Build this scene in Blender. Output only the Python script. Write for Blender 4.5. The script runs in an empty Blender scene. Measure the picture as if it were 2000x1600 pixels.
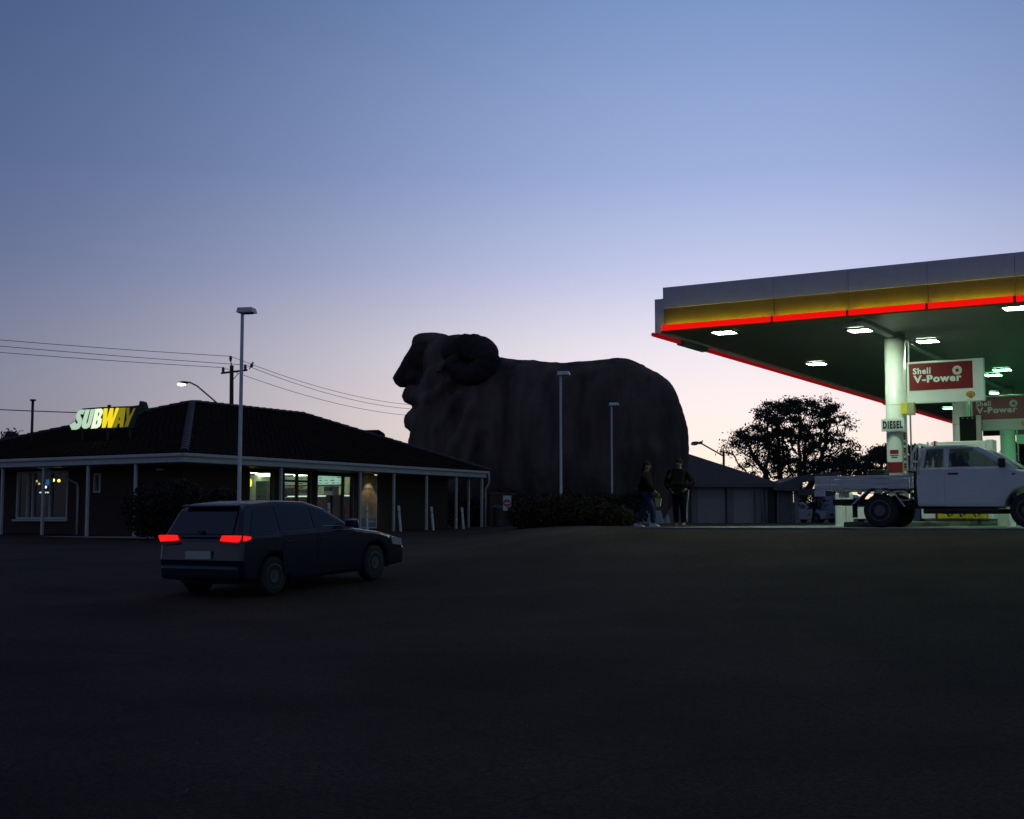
import bpy, bmesh, math, random
import numpy as np
from mathutils import Vector, Matrix, noise as mnoise

random.seed(7)
R = math.radians
scene = bpy.context.scene
col = scene.collection

# ------------------------------------------------------------------ camera
F = 2520.0                       # focal length in photo pixels (photo 2000 x 1600)
TP = 216.0 / F                   # tan of the upward pitch: horizon on row 1016
CAMZ = 0.17
P = math.atan(TP)
cam_d = bpy.data.cameras.new('camera')
cam = bpy.data.objects.new('camera', cam_d); col.objects.link(cam)
cam.location = (0, 0, CAMZ); cam.rotation_euler = (R(90) + P, 0, 0)
cam_d.sensor_fit = 'HORIZONTAL'; cam_d.sensor_width = 36; cam_d.lens = 36 * F / 2000
cam_d.clip_start = 0.1; cam_d.clip_end = 8000
scene.camera = cam
scene.view_settings.view_transform = 'Standard'
scene.view_settings.look = 'None'
scene.view_settings.exposure = 0
scene.view_settings.gamma = 1
scene.render.resolution_x = 1024; scene.render.resolution_y = 819

# ------------------------------------------------------------------ world: dusk sky, sun already set
world = bpy.data.worlds.new('World'); scene.world = world; world.use_nodes = True
wn = world.node_tree; wn.nodes.clear()
def W(t): return wn.nodes.new(t)
out = W('ShaderNodeOutputWorld'); bg = W('ShaderNodeBackground')
tc = W('ShaderNodeTexCoord'); sep = W('ShaderNodeSeparateXYZ')
wn.links.new(tc.outputs['Generated'], sep.inputs[0])
def ramp(stops):
    r = W('ShaderNodeValToRGB'); e = r.color_ramp.elements
    while len(e) > 1: e.remove(e[-1])
    e[0].position = stops[0][0]; e[0].color = (*stops[0][1], 1)
    for p_, c_ in stops[1:]:
        k = e.new(p_); k.color = (*c_, 1)
    wn.links.new(sep.outputs['Z'], r.inputs[0]); return r
glow = ramp([(0, (1.0, .76, .52)), (.04, (1.02, .85, .70)), (.085, (.97, .83, .81)), (.13, (.82, .76, .83)),
             (.19, (.52, .555, .78)), (.26, (.32, .41, .675)), (.38, (.19, .285, .53)), (.6, (.10, .145, .26)), (1, (.07, .085, .15))])
away = ramp([(0, (.125, .125, .165)), (.1, (.115, .14, .225)), (.2, (.072, .105, .22)), (.38, (.042, .08, .18)), (.6, (.046, .066, .128)), (1, (.058, .068, .11))])
SUN_AZ = R(11)                   # to the right of the view axis
cx_ = W('ShaderNodeVectorMath'); cx_.operation = 'MULTIPLY'; cx_.inputs[1].default_value = (1, 1, 0)
wn.links.new(tc.outputs['Generated'], cx_.inputs[0])
nz = W('ShaderNodeVectorMath'); nz.operation = 'NORMALIZE'; wn.links.new(cx_.outputs[0], nz.inputs[0])
dt = W('ShaderNodeVectorMath'); dt.operation = 'DOT_PRODUCT'; dt.inputs[1].default_value = (math.sin(SUN_AZ), math.cos(SUN_AZ), 0)
wn.links.new(nz.outputs[0], dt.inputs[0])
m1 = W('ShaderNodeMath'); m1.operation = 'MULTIPLY_ADD'; m1.inputs[1].default_value = .5; m1.inputs[2].default_value = .5
wn.links.new(dt.outputs['Value'], m1.inputs[0])
m2 = W('ShaderNodeMath'); m2.operation = 'POWER'; m2.inputs[1].default_value = 24; wn.links.new(m1.outputs[0], m2.inputs[0])
mx = W('ShaderNodeMix'); mx.data_type = 'RGBA'
wn.links.new(m2.outputs[0], mx.inputs['Factor']); wn.links.new(away.outputs[0], mx.inputs['A']); wn.links.new(glow.outputs[0], mx.inputs['B'])
# a few thin streaks of cloud low over the horizon
mp = W('ShaderNodeMapping'); mp.inputs['Scale'].default_value = (5, 5, 38); mp.inputs['Location'].default_value = (.8, .25, 0.3); wn.links.new(tc.outputs['Generated'], mp.inputs[0])
cn = W('ShaderNodeTexNoise'); cn.inputs['Scale'].default_value = 1.0; cn.inputs['Detail'].default_value = 5; wn.links.new(mp.outputs[0], cn.inputs['Vector'])
cr = W('ShaderNodeMapRange'); cr.inputs[1].default_value = .60; cr.inputs[2].default_value = .82; cr.inputs[3].default_value = 0; cr.inputs[4].default_value = .22
wn.links.new(cn.outputs[0], cr.inputs[0])
cm = W('ShaderNodeMix'); cm.data_type = 'RGBA'; cm.inputs['B'].default_value = (.36, .36, .5, 1)
cz_ = W('ShaderNodeMapRange'); cz_.inputs[1].default_value = .17; cz_.inputs[2].default_value = .22; cz_.inputs[3].default_value = 1; cz_.inputs[4].default_value = 0
wn.links.new(sep.outputs['Z'], cz_.inputs[0]); cf = W('ShaderNodeMath'); cf.operation = 'MULTIPLY'; wn.links.new(cr.outputs[0], cf.inputs[0]); wn.links.new(cz_.outputs[0], cf.inputs[1])
wn.links.new(cf.outputs[0], cm.inputs['Factor']); wn.links.new(mx.outputs['Result'], cm.inputs['A'])
wn.links.new(cm.outputs['Result'], bg.inputs[0]); bg.inputs[1].default_value = 1.08
wn.links.new(bg.outputs[0], out.inputs[0])

# ------------------------------------------------------------------ pixel helpers
CP, SP = math.cos(P), math.sin(P)
def ray(u, v):
    a, b = (u - 1000) / F, (800 - v) / F
    return Vector((a, CP - b * SP, SP + b * CP))
def at_z(u, v, z):
    d = ray(u, v); t = (z - CAMZ) / d.z; return Vector((0, 0, CAMZ)) + d * t
def at_y(u, v, y):
    d = ray(u, v); t = y / d.y; return Vector((0, 0, CAMZ)) + d * t
TH = math.atan2(.859, .512)                     # the whole site is laid out on two directions
D1 = Vector((math.cos(TH), math.sin(TH), 0)); D2 = Vector((-math.sin(TH), math.cos(TH), 0))
class Frame:
    def __init__(s, o, th): s.o = Vector(o); s.th = th; s.x = Vector((math.cos(th), math.sin(th), 0)); s.y = Vector((-math.sin(th), math.cos(th), 0))
    def on(s, u, v, axis, c):                   # local point where the ray meets local plane axis = c
        n = s.x if axis == 'x' else s.y
        d = ray(u, v); o = Vector((0, 0, CAMZ)) - s.o
        t = (c - o.dot(n)) / d.dot(n); p = o + d * t
        return Vector((p.dot(s.x), p.dot(s.y), p.z))
    def w(s, x, y, z): return s.o + s.x * x + s.y * y + Vector((0, 0, z))

# ------------------------------------------------------------------ materials
MATS = {}
def mat(name, c, rough=.7, metal=0, var=.15, scale=4, bump=.0, bscale=40, stretch=(1, 1, 1), spec=.5, coat=0):
    if name in MATS: return MATS[name]
    m = bpy.data.materials.new(name); m.use_nodes = True; nt = m.node_tree; b = nt.nodes['Principled BSDF']
    b.inputs['Roughness'].default_value = rough; b.inputs['Metallic'].default_value = metal
    b.inputs['Specular IOR Level'].default_value = spec; b.inputs['Coat Weight'].default_value = coat
    t = nt.nodes.new('ShaderNodeTexCoord'); mp = nt.nodes.new('ShaderNodeMapping'); mp.inputs['Scale'].default_value = stretch
    nt.links.new(t.outputs['Object'], mp.inputs[0])
    n = nt.nodes.new('ShaderNodeTexNoise'); n.inputs['Scale'].default_value = scale; n.inputs['Detail'].default_value = 6
    nt.links.new(mp.outputs[0], n.inputs['Vector'])
    r = nt.nodes.new('ShaderNodeMapRange'); r.inputs[1].default_value = .3; r.inputs[2].default_value = .7
    r.inputs[3].default_value = 1 - var; r.inputs[4].default_value = 1 + var
    nt.links.new(n.outputs[0], r.inputs[0])
    x = nt.nodes.new('ShaderNodeMix'); x.data_type = 'RGBA'; x.blend_type = 'MULTIPLY'; x.inputs['Factor'].default_value = 1
    x.inputs['A'].default_value = (*c, 1); nt.links.new(r.outputs[0], x.inputs['B']); nt.links.new(x.outputs['Result'], b.inputs['Base Color'])
    if bump:
        n2 = nt.nodes.new('ShaderNodeTexNoise'); n2.inputs['Scale'].default_value = bscale; n2.inputs['Detail'].default_value = 4
        nt.links.new(mp.outputs[0], n2.inputs['Vector'])
        bp = nt.nodes.new('ShaderNodeBump'); bp.inputs['Strength'].default_value = bump; bp.inputs['Distance'].default_value = .05
        nt.links.new(n2.outputs[0], bp.inputs['Height']); nt.links.new(bp.outputs[0], b.inputs['Normal'])
    MATS[name] = m; return m
def emit(name, c, s):
    if name in MATS: return MATS[name]
    m = bpy.data.materials.new(name); m.use_nodes = True; nt = m.node_tree; nt.nodes.clear()
    o = nt.nodes.new('ShaderNodeOutputMaterial'); e = nt.nodes.new('ShaderNodeEmission')
    e.inputs[0].default_value = (*c, 1); e.inputs[1].default_value = s; nt.links.new(e.outputs[0], o.inputs[0])
    MATS[name] = m; return m
def glass(name, tint=(.8, .85, .85)):
    if name in MATS: return MATS[name]
    m = bpy.data.materials.new(name); m.use_nodes = True; nt = m.node_tree; nt.nodes.clear()
    o = nt.nodes.new('ShaderNodeOutputMaterial'); a = nt.nodes.new('ShaderNodeBsdfTransparent'); g = nt.nodes.new('ShaderNodeBsdfGlossy')
    lw = nt.nodes.new('ShaderNodeLayerWeight'); lw.inputs[0].default_value = .5; x = nt.nodes.new('ShaderNodeMixShader')
    pw = nt.nodes.new('ShaderNodeMath'); pw.operation = 'POWER'; pw.inputs[1].default_value = 5; nt.links.new(lw.outputs['Facing'], pw.inputs[0])
    f = nt.nodes.new('ShaderNodeMath'); f.operation = 'MULTIPLY_ADD'; f.inputs[1].default_value = .9; f.inputs[2].default_value = .07; nt.links.new(pw.outputs[0], f.inputs[0])
    a.inputs[0].default_value = (*tint, 1); g.inputs['Roughness'].default_value = .03
    nt.links.new(f.outputs[0], x.inputs[0]); nt.links.new(a.outputs[0], x.inputs[1]); nt.links.new(g.outputs[0], x.inputs[2]); nt.links.new(x.outputs[0], o.inputs[0])
    MATS[name] = m; return m
def brickmat(name, c1, c2, mortar):
    m = bpy.data.materials.new(name); m.use_nodes = True; nt = m.node_tree; b = nt.nodes['Principled BSDF']; b.inputs['Roughness'].default_value = .9
    t = nt.nodes.new('ShaderNodeTexCoord'); s = nt.nodes.new('ShaderNodeSeparateXYZ'); c = nt.nodes.new('ShaderNodeCombineXYZ'); a = nt.nodes.new('ShaderNodeMath')
    nt.links.new(t.outputs['Object'], s.inputs[0]); nt.links.new(s.outputs[0], a.inputs[0]); nt.links.new(s.outputs[1], a.inputs[1])
    nt.links.new(a.outputs[0], c.inputs[0]); nt.links.new(s.outputs[2], c.inputs[1])
    k = nt.nodes.new('ShaderNodeTexBrick'); k.inputs['Scale'].default_value = 1; k.inputs['Brick Width'].default_value = .24; k.inputs['Row Height'].default_value = .086
    k.inputs['Mortar Size'].default_value = .008; k.inputs['Color1'].default_value = (*c1, 1); k.inputs['Color2'].default_value = (*c2, 1); k.inputs['Mortar'].default_value = (*mortar, 1)
    nt.links.new(c.outputs[0], k.inputs['Vector']); nt.links.new(k.outputs['Color'], b.inputs['Base Color'])
    bp = nt.nodes.new('ShaderNodeBump'); bp.invert = True; bp.inputs['Strength'].default_value = .8; bp.inputs['Distance'].default_value = .012
    nt.links.new(k.outputs['Fac'], bp.inputs['Height']); nt.links.new(bp.outputs[0], b.inputs['Normal'])
    return m

WHITE = mat('white_paint', (.72, .73, .72), .45, var=.06)
POLEW = mat('pole_paint', (.78, .78, .78), .4, var=.08)
TRIM = mat('trim_paint', (.62, .61, .57), .55, var=.08)
ROOF = mat('roof_tile', (.024, .015, .012), 1.0, var=.35, scale=2, bump=.3, bscale=30, spec=.03)
BRICK = brickmat('brick', (.075, .038, .027), (.055, .030, .022), (.11, .09, .075))
DARK = mat('dark_metal', (.03, .03, .032), .5, var=.15)
BLACK = mat('black_rubber', (.018, .018, .018), .75, var=.2)
ALU = mat('aluminium', (.42, .43, .45), .35, metal=.6, var=.1)
TIMBER = mat('weathered_timber', (.10, .075, .055), .9, var=.3, scale=3, stretch=(8, 8, .6), bump=.4, bscale=20)
SOFFIT = mat('soffit_paint', (.14, .145, .135), .4, var=.08)
FASC = mat('fascia_white', (.58, .61, .72), .5, var=.05)
YEL = mat('fascia_yellow', (.21, .135, .010), .45, var=.06)
REDP = mat('red_panel', (.36, .02, .018), .45, var=.05)
CONC = mat('concrete', (.17, .17, .16), .8, var=.2, scale=1.5, bump=.25, bscale=60)
KERB = mat('kerb_concrete', (.28, .275, .265), .85, var=.2, scale=3, bump=.3)
ASPH = mat('asphalt', (.066, .045, .036), .95, var=.36, scale=.45, bump=.9, bscale=70, spec=.15)
STONE = mat('ram_render', (.128, .096, .080), .95, var=.5, scale=.6, stretch=(1.4, 1.4, .35), bump=1.0, bscale=6, spec=.15)
HORN = mat('ram_horn', (.050, .040, .036), .95, var=.35, scale=.8, bump=.7, bscale=4, spec=.15)
LEAF = mat('gum_leaf', (.045, .055, .025), .7, var=.4, scale=.8)
LEAFD = mat('shrub_leaf', (.020, .020, .009), .75, var=.5, scale=1.5)
GRASSB = mat('dry_grass', (.034, .024, .010), .85, var=.5, scale=1.2)
BARK = mat('bark', (.06, .05, .042), .9, var=.35, scale=2, bump=.5, bscale=12)
GLASS = glass('window_glass'); CARGL = glass('car_glass', (.30, .34, .33))

# ------------------------------------------------------------------ mesh helpers
class MB:
    def __init__(s): s.v = []; s.f = []
    def quad(s, pts):
        i = len(s.v); s.v += [tuple(p) for p in pts]; s.f.append(tuple(range(i, i + len(pts)))); return s
    def box(s, x0, x1, y0, y1, z0, z1, rx=0, ry=0, rz=0):
        i = len(s.v); c = Vector(((x0 + x1) / 2, (y0 + y1) / 2, (z0 + z1) / 2))
        M = Matrix.Rotation(rz, 3, 'Z') @ Matrix.Rotation(ry, 3, 'Y') @ Matrix.Rotation(rx, 3, 'X')
        for z in (z0, z1):
            for x, y in ((x0, y0), (x1, y0), (x1, y1), (x0, y1)):
                s.v.append(tuple(c + M @ (Vector((x, y, z)) - c)))
        for q in ((3, 2, 1, 0), (4, 5, 6, 7), (0, 1, 5, 4), (1, 2, 6, 5), (2, 3, 7, 6), (3, 0, 4, 7)): s.f.append(tuple(i + k for k in q))
        return s
    def prism(s, poly, axis, a, b):             # polygon in the two other axes, extruded along axis from a to b
        def m(p, t):
            if axis == 'x': return (t, p[0], p[1])
            if axis == 'y': return (p[0], t, p[1])
            return (p[0], p[1], t)
        i = len(s.v); n = len(poly)
        s.v += [m(p, a) for p in poly] + [m(p, b) for p in poly]
        s.f.append(tuple(i + k for k in range(n))); s.f.append(tuple(i + n + k for k in reversed(range(n))))
        for k in range(n):
            k2 = (k + 1) % n; s.f.append((i + k2, i + k, i + n + k, i + n + k2))
        return s
    def tube(s, pts, r, n=8, cap=True):
        pts = [Vector(p) for p in pts]; rs = r if isinstance(r, (list, tuple)) else [r] * len(pts)
        i = len(s.v); up = Vector((0, 0, 1))
        for k, p in enumerate(pts):
            t = (pts[min(k + 1, len(pts) - 1)] - pts[max(k - 1, 0)]).normalized()
            a = t.cross(up)
            if a.length < .05: a = t.cross(Vector((1, 0, 0)))
            a.normalize(); b = t.cross(a)
            for j in range(n):
                q = 2 * math.pi * j / n; s.v.append(tuple(p + (a * math.cos(q) + b * math.sin(q)) * rs[k]))
        for k in range(len(pts) - 1):
            for j in range(n):
                j2 = (j + 1) % n; s.f.append((i + k * n + j, i + k * n + j2, i + (k + 1) * n + j2, i + (k + 1) * n + j))
        if cap:
            s.f.append(tuple(i + j for j in reversed(range(n)))); e = i + (len(pts) - 1) * n; s.f.append(tuple(e + j for j in range(n)))
        return s
    def lathe(s, prof, axis='z', n=20, o=(0, 0, 0)):   # prof: (radius, height)
        i = len(s.v); o = Vector(o)
        for r, h in prof:
            for j in range(n):
                q = 2 * math.pi * j / n; c, d = r * math.cos(q), r * math.sin(q)
                s.v.append(tuple(o + (Vector((c, d, h)) if axis == 'z' else Vector((c, h, d)) if axis == 'y' else Vector((h, c, d)))))
        for k in range(len(prof) - 1):
            for j in range(n):
                j2 = (j + 1) % n; s.f.append((i + k * n + j, i + k * n + j2, i + (k + 1) * n + j2, i + (k + 1) * n + j))
        s.f.append(tuple(i + j for j in reversed(range(n)))); e = i + (len(prof) - 1) * n; s.f.append(tuple(e + j for j in range(n)))
        return s
    def ball(s, c, r, n=12, m=8):
        c = Vector(c); r = r if isinstance(r, (tuple, list)) else (r, r, r); i = len(s.v)
        for k in range(m + 1):
            t = math.pi * k / m
            for j in range(n):
                q = 2 * math.pi * j / n
                s.v.append((c.x + r[0] * math.sin(t) * math.cos(q), c.y + r[1] * math.sin(t) * math.sin(q), c.z + r[2] * math.cos(t)))
        for k in range(m):
            for j in range(n):
                j2 = (j + 1) % n; s.f.append((i + k * n + j, i + (k + 1) * n + j, i + (k + 1) * n + j2, i + k * n + j2))
        return s
    def mesh(s, name):
        me = bpy.data.meshes.new(name); me.from_pydata(s.v, [], s.f); me.update(); return me
    def build(s, name, m, parent=None, smooth=False, bevel=0, label=None, kind=None, fix=True):
        me = s.mesh(name)
        if fix:
            bm = bmesh.new(); bm.from_mesh(me); bmesh.ops.remove_doubles(bm, verts=bm.verts, dist=1e-5)
            bmesh.ops.recalc_face_normals(bm, faces=bm.faces); bm.to_mesh(me); bm.free()
        return link(name, me, m, parent, smooth, bevel, label, kind)
def link(name, me, m, parent=None, smooth=False, bevel=0, label=None, kind=None):
    o = bpy.data.objects.new(name, me); col.objects.link(o)
    if m and not me.materials: me.materials.append(m)
    if smooth:
        for p in me.polygons: p.use_smooth = True
    if bevel:
        b = o.modifiers.new('bevel', 'BEVEL'); b.width = bevel; b.segments = 2; b.limit_method = 'ANGLE'; b.angle_limit = R(35)
    if parent: o.parent = parent
    if label: o['label'] = label
    if kind: o['kind'] = kind
    return o
def thing(name, label, cat, loc=(0, 0, 0), rz=0, group=None):
    o = bpy.data.objects.new(name, None); col.objects.link(o); o.location = loc; o.rotation_euler = (0, 0, rz); o.empty_display_size = .2
    return tag(o, label, cat, group)
def tag(o, label, cat, group=None):
    o['label'] = label; o['category'] = cat
    if group: o['group'] = group
    return o
def copy_tree(o, parent=None):
    c = o.copy(); col.objects.link(c); c.parent = parent
    for ch in [k for k in o.children]: copy_tree(ch, c)
    return c
def applied(o):                                  # bake an object's modifiers into a fresh mesh
    dg = bpy.context.evaluated_depsgraph_get(); dg.update()
    me = bpy.data.meshes.new_from_object(o.evaluated_get(dg)); old = o.data
    o.modifiers.clear(); o.data = me
    return o
def text_mesh(s, size, bold=0, sx=1, extrude=.01, space=1, shear=0):
    cu = bpy.data.curves.new('t', 'FONT'); cu.body = s; cu.size = size; cu.offset = bold; cu.extrude = extrude; cu.space_character = space; cu.shear = shear
    cu.resolution_u = 3
    o = bpy.data.objects.new('t', cu); col.objects.link(o)
    dg = bpy.context.evaluated_depsgraph_get(); dg.update()
    me = bpy.data.meshes.new_from_object(o.evaluated_get(dg)); bpy.data.objects.remove(o); bpy.data.curves.remove(cu)
    for v in me.vertices: v.co.x *= sx
    return me
def lettering(s, w, loc, rot, m, parent, bold=0, h=None, extrude=.006, name='lettering', space=1, shear=0):
    """text fitted to width w (and cap height h) with its lower left corner at loc, standing in the xz plane turned by rot"""
    me = text_mesh(s, 1.0, bold, extrude=.5, space=space, shear=shear)
    co = np.array([v.co[:] for v in me.vertices]); mn, mxx = co.min(0), co.max(0)
    k = w / (mxx[0] - mn[0]); kh = (h / (mxx[1] - mn[1])) if h else k
    for v in me.vertices:
        x, y, z = v.co; v.co = ((x - mn[0]) * k, -z * 2 * extrude, (y - mn[1]) * kh)
    me.materials.clear()
    o = link(name, me, m, parent); o.location = loc; o.rotation_euler = (0, 0, rot); return o

# ------------------------------------------------------------------ ground
def sm(a, b, x):
    t = min(1, max(0, (x - a) / (b - a))); return t * t * (3 - 2 * t)
APR = at_z(1295, 650, 4.82) - D1 * 2.2; APR.z = 0          # a point on the front edge of the concrete apron
LP = [(0, -1.33), (10, -1.27), (20.5, -1.0), (22.7, -.86), (30, -.62), (36, -.47), (42, -.42), (50, -.3), (60, -.16), (80, -.06), (120, -.03), (400, 0), (4000, 0)]
RP = [(-30, -1.33), (-18, -1.25), (-10, -.95), (-5, -.52), (-2, -.2), (0, -.03), (3, -.012), (4000, -.012)]
def lerp(tab, x):
    for (a, p), (b, q) in zip(tab, tab[1:]):
        if x <= b: return p + (q - p) * max(0, (x - a)) / (b - a)
    return tab[-1][1]
def gh(x, y):
    s = (Vector((x, y, 0)) - APR).dot(D1)
    w = sm(-3.5, 2.5, x - max(0, y - 45) * .02)
    return lerp(LP, y) * (1 - w) + lerp(RP, s) * w
def axis_vals(lims):
    o = []
    for a, b, st in lims: o += list(np.arange(a, b, st))
    return o
xs = axis_vals([(-2500, -300, 220), (-300, -60, 24), (-60, -20, 2), (-20, 30, .5), (30, 80, 4), (80, 300, 30), (300, 2501, 220)])
ys = axis_vals([(-300, -20, 40), (-20, 4, 2), (4, 60, .5), (60, 130, 5), (130, 400, 30), (400, 3201, 280)])
g = MB(); nx = len(xs)
for y in ys:
    for x in xs: g.v.append((float(x), float(y), gh(x, y) + .012 * mnoise.noise((x * .3, y * .3, 0))* (1 if y < 60 else 0)))
for j in range(len(ys) - 1):
    for i in range(nx - 1): g.f.append((j * nx + i, j * nx + i + 1, (j + 1) * nx + i + 1, (j + 1) * nx + i))
go = g.build('ground', ASPH, smooth=True, kind='structure', fix=False)
# asphalt: aggregate speckle on top of the broad patches
nt = ASPH.node_tree; bs = nt.nodes['Principled BSDF']; src = bs.inputs['Base Color'].links[0].from_socket
vo = nt.nodes.new('ShaderNodeTexVoronoi'); vo.inputs['Scale'].default_value = 55
tcx = nt.nodes.new('ShaderNodeTexCoord'); nt.links.new(tcx.outputs['Object'], vo.inputs['Vector'])
mr = nt.nodes.new('ShaderNodeMapRange'); mr.inputs[3].default_value = .55; mr.inputs[4].default_value = 1.5
sx_ = nt.nodes.new('ShaderNodeSeparateColor'); nt.links.new(vo.outputs['Color'], sx_.inputs[0]); nt.links.new(sx_.outputs[0], mr.inputs[0])
mm = nt.nodes.new('ShaderNodeMix'); mm.data_type = 'RGBA'; mm.blend_type = 'MULTIPLY'; mm.inputs['Factor'].default_value = 1
nt.links.new(src, mm.inputs['A']); nt.links.new(mr.outputs[0], mm.inputs['B'])
wn_ = nt.nodes.new('ShaderNodeTexNoise'); wn_.inputs['Scale'].default_value = 1.2; nt.links.new(tcx.outputs['Object'], wn_.inputs['Vector'])
wa = nt.nodes.new('ShaderNodeVectorMath'); wa.operation = 'MULTIPLY_ADD'; wa.inputs[1].default_value = (.9, .9, 0); nt.links.new(wn_.outputs['Color'], wa.inputs[0]); nt.links.new(tcx.outputs['Object'], wa.inputs[2])
ck = nt.nodes.new('ShaderNodeTexVoronoi'); ck.feature = 'DISTANCE_TO_EDGE'; ck.inputs['Scale'].default_value = .22; nt.links.new(wa.outputs[0], ck.inputs['Vector'])
ckr = nt.nodes.new('ShaderNodeMapRange'); ckr.inputs[1].default_value = .002; ckr.inputs[2].default_value = .006; ckr.inputs[3].default_value = .78; ckr.inputs[4].default_value = 1; nt.links.new(ck.outputs['Distance'], ckr.inputs[0])
pt = nt.nodes.new('ShaderNodeTexNoise'); pt.inputs['Scale'].default_value = .12; pt.inputs['Detail'].default_value = 3; nt.links.new(tcx.outputs['Object'], pt.inputs['Vector'])
ptr = nt.nodes.new('ShaderNodeMapRange'); ptr.inputs[1].default_value = .46; ptr.inputs[2].default_value = .54; ptr.inputs[3].default_value = .9; ptr.inputs[4].default_value = 1.06; nt.links.new(pt.outputs[0], ptr.inputs[0])
ml1 = nt.nodes.new('ShaderNodeMath'); ml1.operation = 'MULTIPLY'; nt.links.new(ckr.outputs[0], ml1.inputs[0]); nt.links.new(ptr.outputs[0], ml1.inputs[1])
m3 = nt.nodes.new('ShaderNodeMix'); m3.data_type = 'RGBA'; m3.blend_type = 'MULTIPLY'; m3.inputs['Factor'].default_value = 1
nt.links.new(mm.outputs['Result'], m3.inputs['A']); nt.links.new(ml1.outputs[0], m3.inputs['B']); nt.links.new(m3.outputs['Result'], bs.inputs['Base Color'])

AF = Frame(APR, TH)                              # apron frame: x away along D1, y left along D2
g = MB()
for i in range(16):
    for j in range(10):
        a = MB
        g.box(i * 3.0 + .006, i * 3.0 + 2.994, -.3 - (j + 1) * 3.0 + .006, -.3 - j * 3.0 - .006, -.12, .004)
ao = g.build('concrete_apron', CONC, kind='structure'); ao.location = APR; ao.rotation_euler = (0, 0, TH)

# distant hills
def ridge(name, u0, u1, d, vbase, amp, seed, m, lab):
    g = MB(); n = 60; rows = []
    for i in range(n + 1):
        u = u0 + (u1 - u0) * i / n
        hgt = (1016 - vbase) / F * d * (1 + amp * mnoise.noise((i * .13, seed, 0)) * 1.6)
        p = at_y(u, 1016, d)
        rows.append([(p.x, p.y - 120, -1), (p.x, p.y, CAMZ + hgt), (p.x, p.y + 300, -1)])
    for i in range(n):
        for k in range(2):
            g.quad([rows[i][k], rows[i + 1][k], rows[i + 1][k + 1], rows[i][k + 1]])
    g.build(name, m, smooth=True, kind='structure')
ridge('hills', -1400, 3600, 2400, 992, .5, 3.3, mat('hill_scrub', (.07, .08, .10), .95, var=.3, scale=.01), '')

# ------------------------------------------------------------------ tiled-roof restaurant
BO = at_z(360, 885, 2.35); BO.z = 0
BF = Frame(BO, TH); FL = -.38; EV = 2.35; BL, BW = 18.65, 14.7
rest = thing('restaurant', 'low brick restaurant with dark tiled hip roof and pale verandah posts', 'restaurant', BO, TH)
def lx(u, c): return BF.on(u, 1000, 'y', c).x
def ly(u, c): return BF.on(u, 1000, 'x', c).y
WY, WX = 1.7, 1.6                                # wall planes behind the verandah
plinth = MB().box(-.9, BL + .4, -.9, BW + .5, -.9, FL).build('footpath', KERB, rest, bevel=.03)
# windows of the long wall
wins = [(lx(484, WY), lx(534, WY)), (lx(552, WY), lx(607, WY)), (lx(617, WY), lx(690, WY))]
WT, WB = 1.98, FL
cuts = [WX] + [c for w in wins for c in w] + [BL - .6]
wall = MB()
for a, b in zip(cuts[0::2], cuts[1::2]): wall.box(a, b, WY, WY + .2, FL, 2.2)
for a, b in wins: wall.box(a, b, WY, WY + .2, WT, 2.2)
for k in (0, 2): wall.box(wins[k][0], wins[k][1], WY, WY + .2, FL, FL + .25)
# short wall, one wide window
lw = (ly(132, WX), ly(32, WX)); lz = BF.on(80, 1014, 'x', WX).z
sw = (ly(196, WX), ly(182, WX))
wall.box(WX, WX + .2, WY + .2, sw[0], FL, 2.2).box(WX, WX + .2, sw[0], sw[1], FL, 1.15).box(WX, WX + .2, sw[0], sw[1], 1.85, 2.2).box(WX, WX + .2, sw[1], lw[0], FL, 2.2).box(WX, WX + .2, lw[1], BW - .5, FL, 2.2)
wall.box(WX, WX + .2, lw[0], lw[1], FL, lz).box(WX, WX + .2, lw[0], lw[1], 1.98, 2.2)
wall.box(BL - .8, BL - .6, WY + .2, BW - .5, FL, 2.2).box(WX + .2, BL - .8, BW - .7, BW - .5, FL, 2.2)
wall.build('wall', BRICK, rest)
# window frames, panes
def winframe(axis, c, a, b, z0, z1, mull=(), name='window', m=TRIM, t=.07):
    g = MB()
    def bx(p, q, r, s):
        if axis == 'y': g.box(p, q, c - .03, c + .09, r, s)
        else: g.box(c - .03, c + .09, p, q, r, s)
    bx(a, a + t, z0, z1); bx(b - t, b, z0, z1); bx(a + t, b - t, z0, z0 + t); bx(a + t, b - t, z1 - t, z1)
    for q in mull: bx(q - t / 2, q + t / 2, z0 + t, z1 - t)
    f = g.build(name, m, rest)
    p = MB()
    if axis == 'y': p.quad([(a, c + .05, z0), (b, c + .05, z0), (b, c + .05, z1), (a, c + .05, z1)])
    else: p.quad([(c + .05, a, z0), (c + .05, b, z0), (c + .05, b, z1), (c + .05, a, z1)])
    p.build('pane', GLASS, f)
    return f
ALF = mat('shop_frame', (.12, .13, .13), .5)
winframe('y', WY, wins[0][0], wins[0][1], FL + .25, WT, m=ALF)
mid = (wins[1][0] + wins[1][1]) / 2
d = winframe('y', WY, wins[1][0], wins[1][1], WB, WT, [mid], name='door', m=ALF)
MB().box(wins[1][0] + .07, wins[1][1] - .07, WY - .02, WY + .08, 1.62, 1.70).build('transom', ALF, d)
MB().box(mid - .12, mid - .09, WY - .08, WY - .05, .3, .8).build('handle', ALU, d)
MB().box(mid + .09, mid + .12, WY - .08, WY - .05, .3, .8).build('handle', ALU, d)
winframe('y', WY, wins[2][0], wins[2][1], FL + .25, WT, [lx(670, WY)], m=ALF)
f = winframe('x', WX, lw[0], lw[1], lz, 1.98, [ly(63, WX), ly(97, WX), ly(53, WX)])
MB().box(WX - .12, WX - .032, lw[0] - .1, lw[1] + .1, lz - .08, lz - .01).build('sill', TRIM, f)
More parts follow.
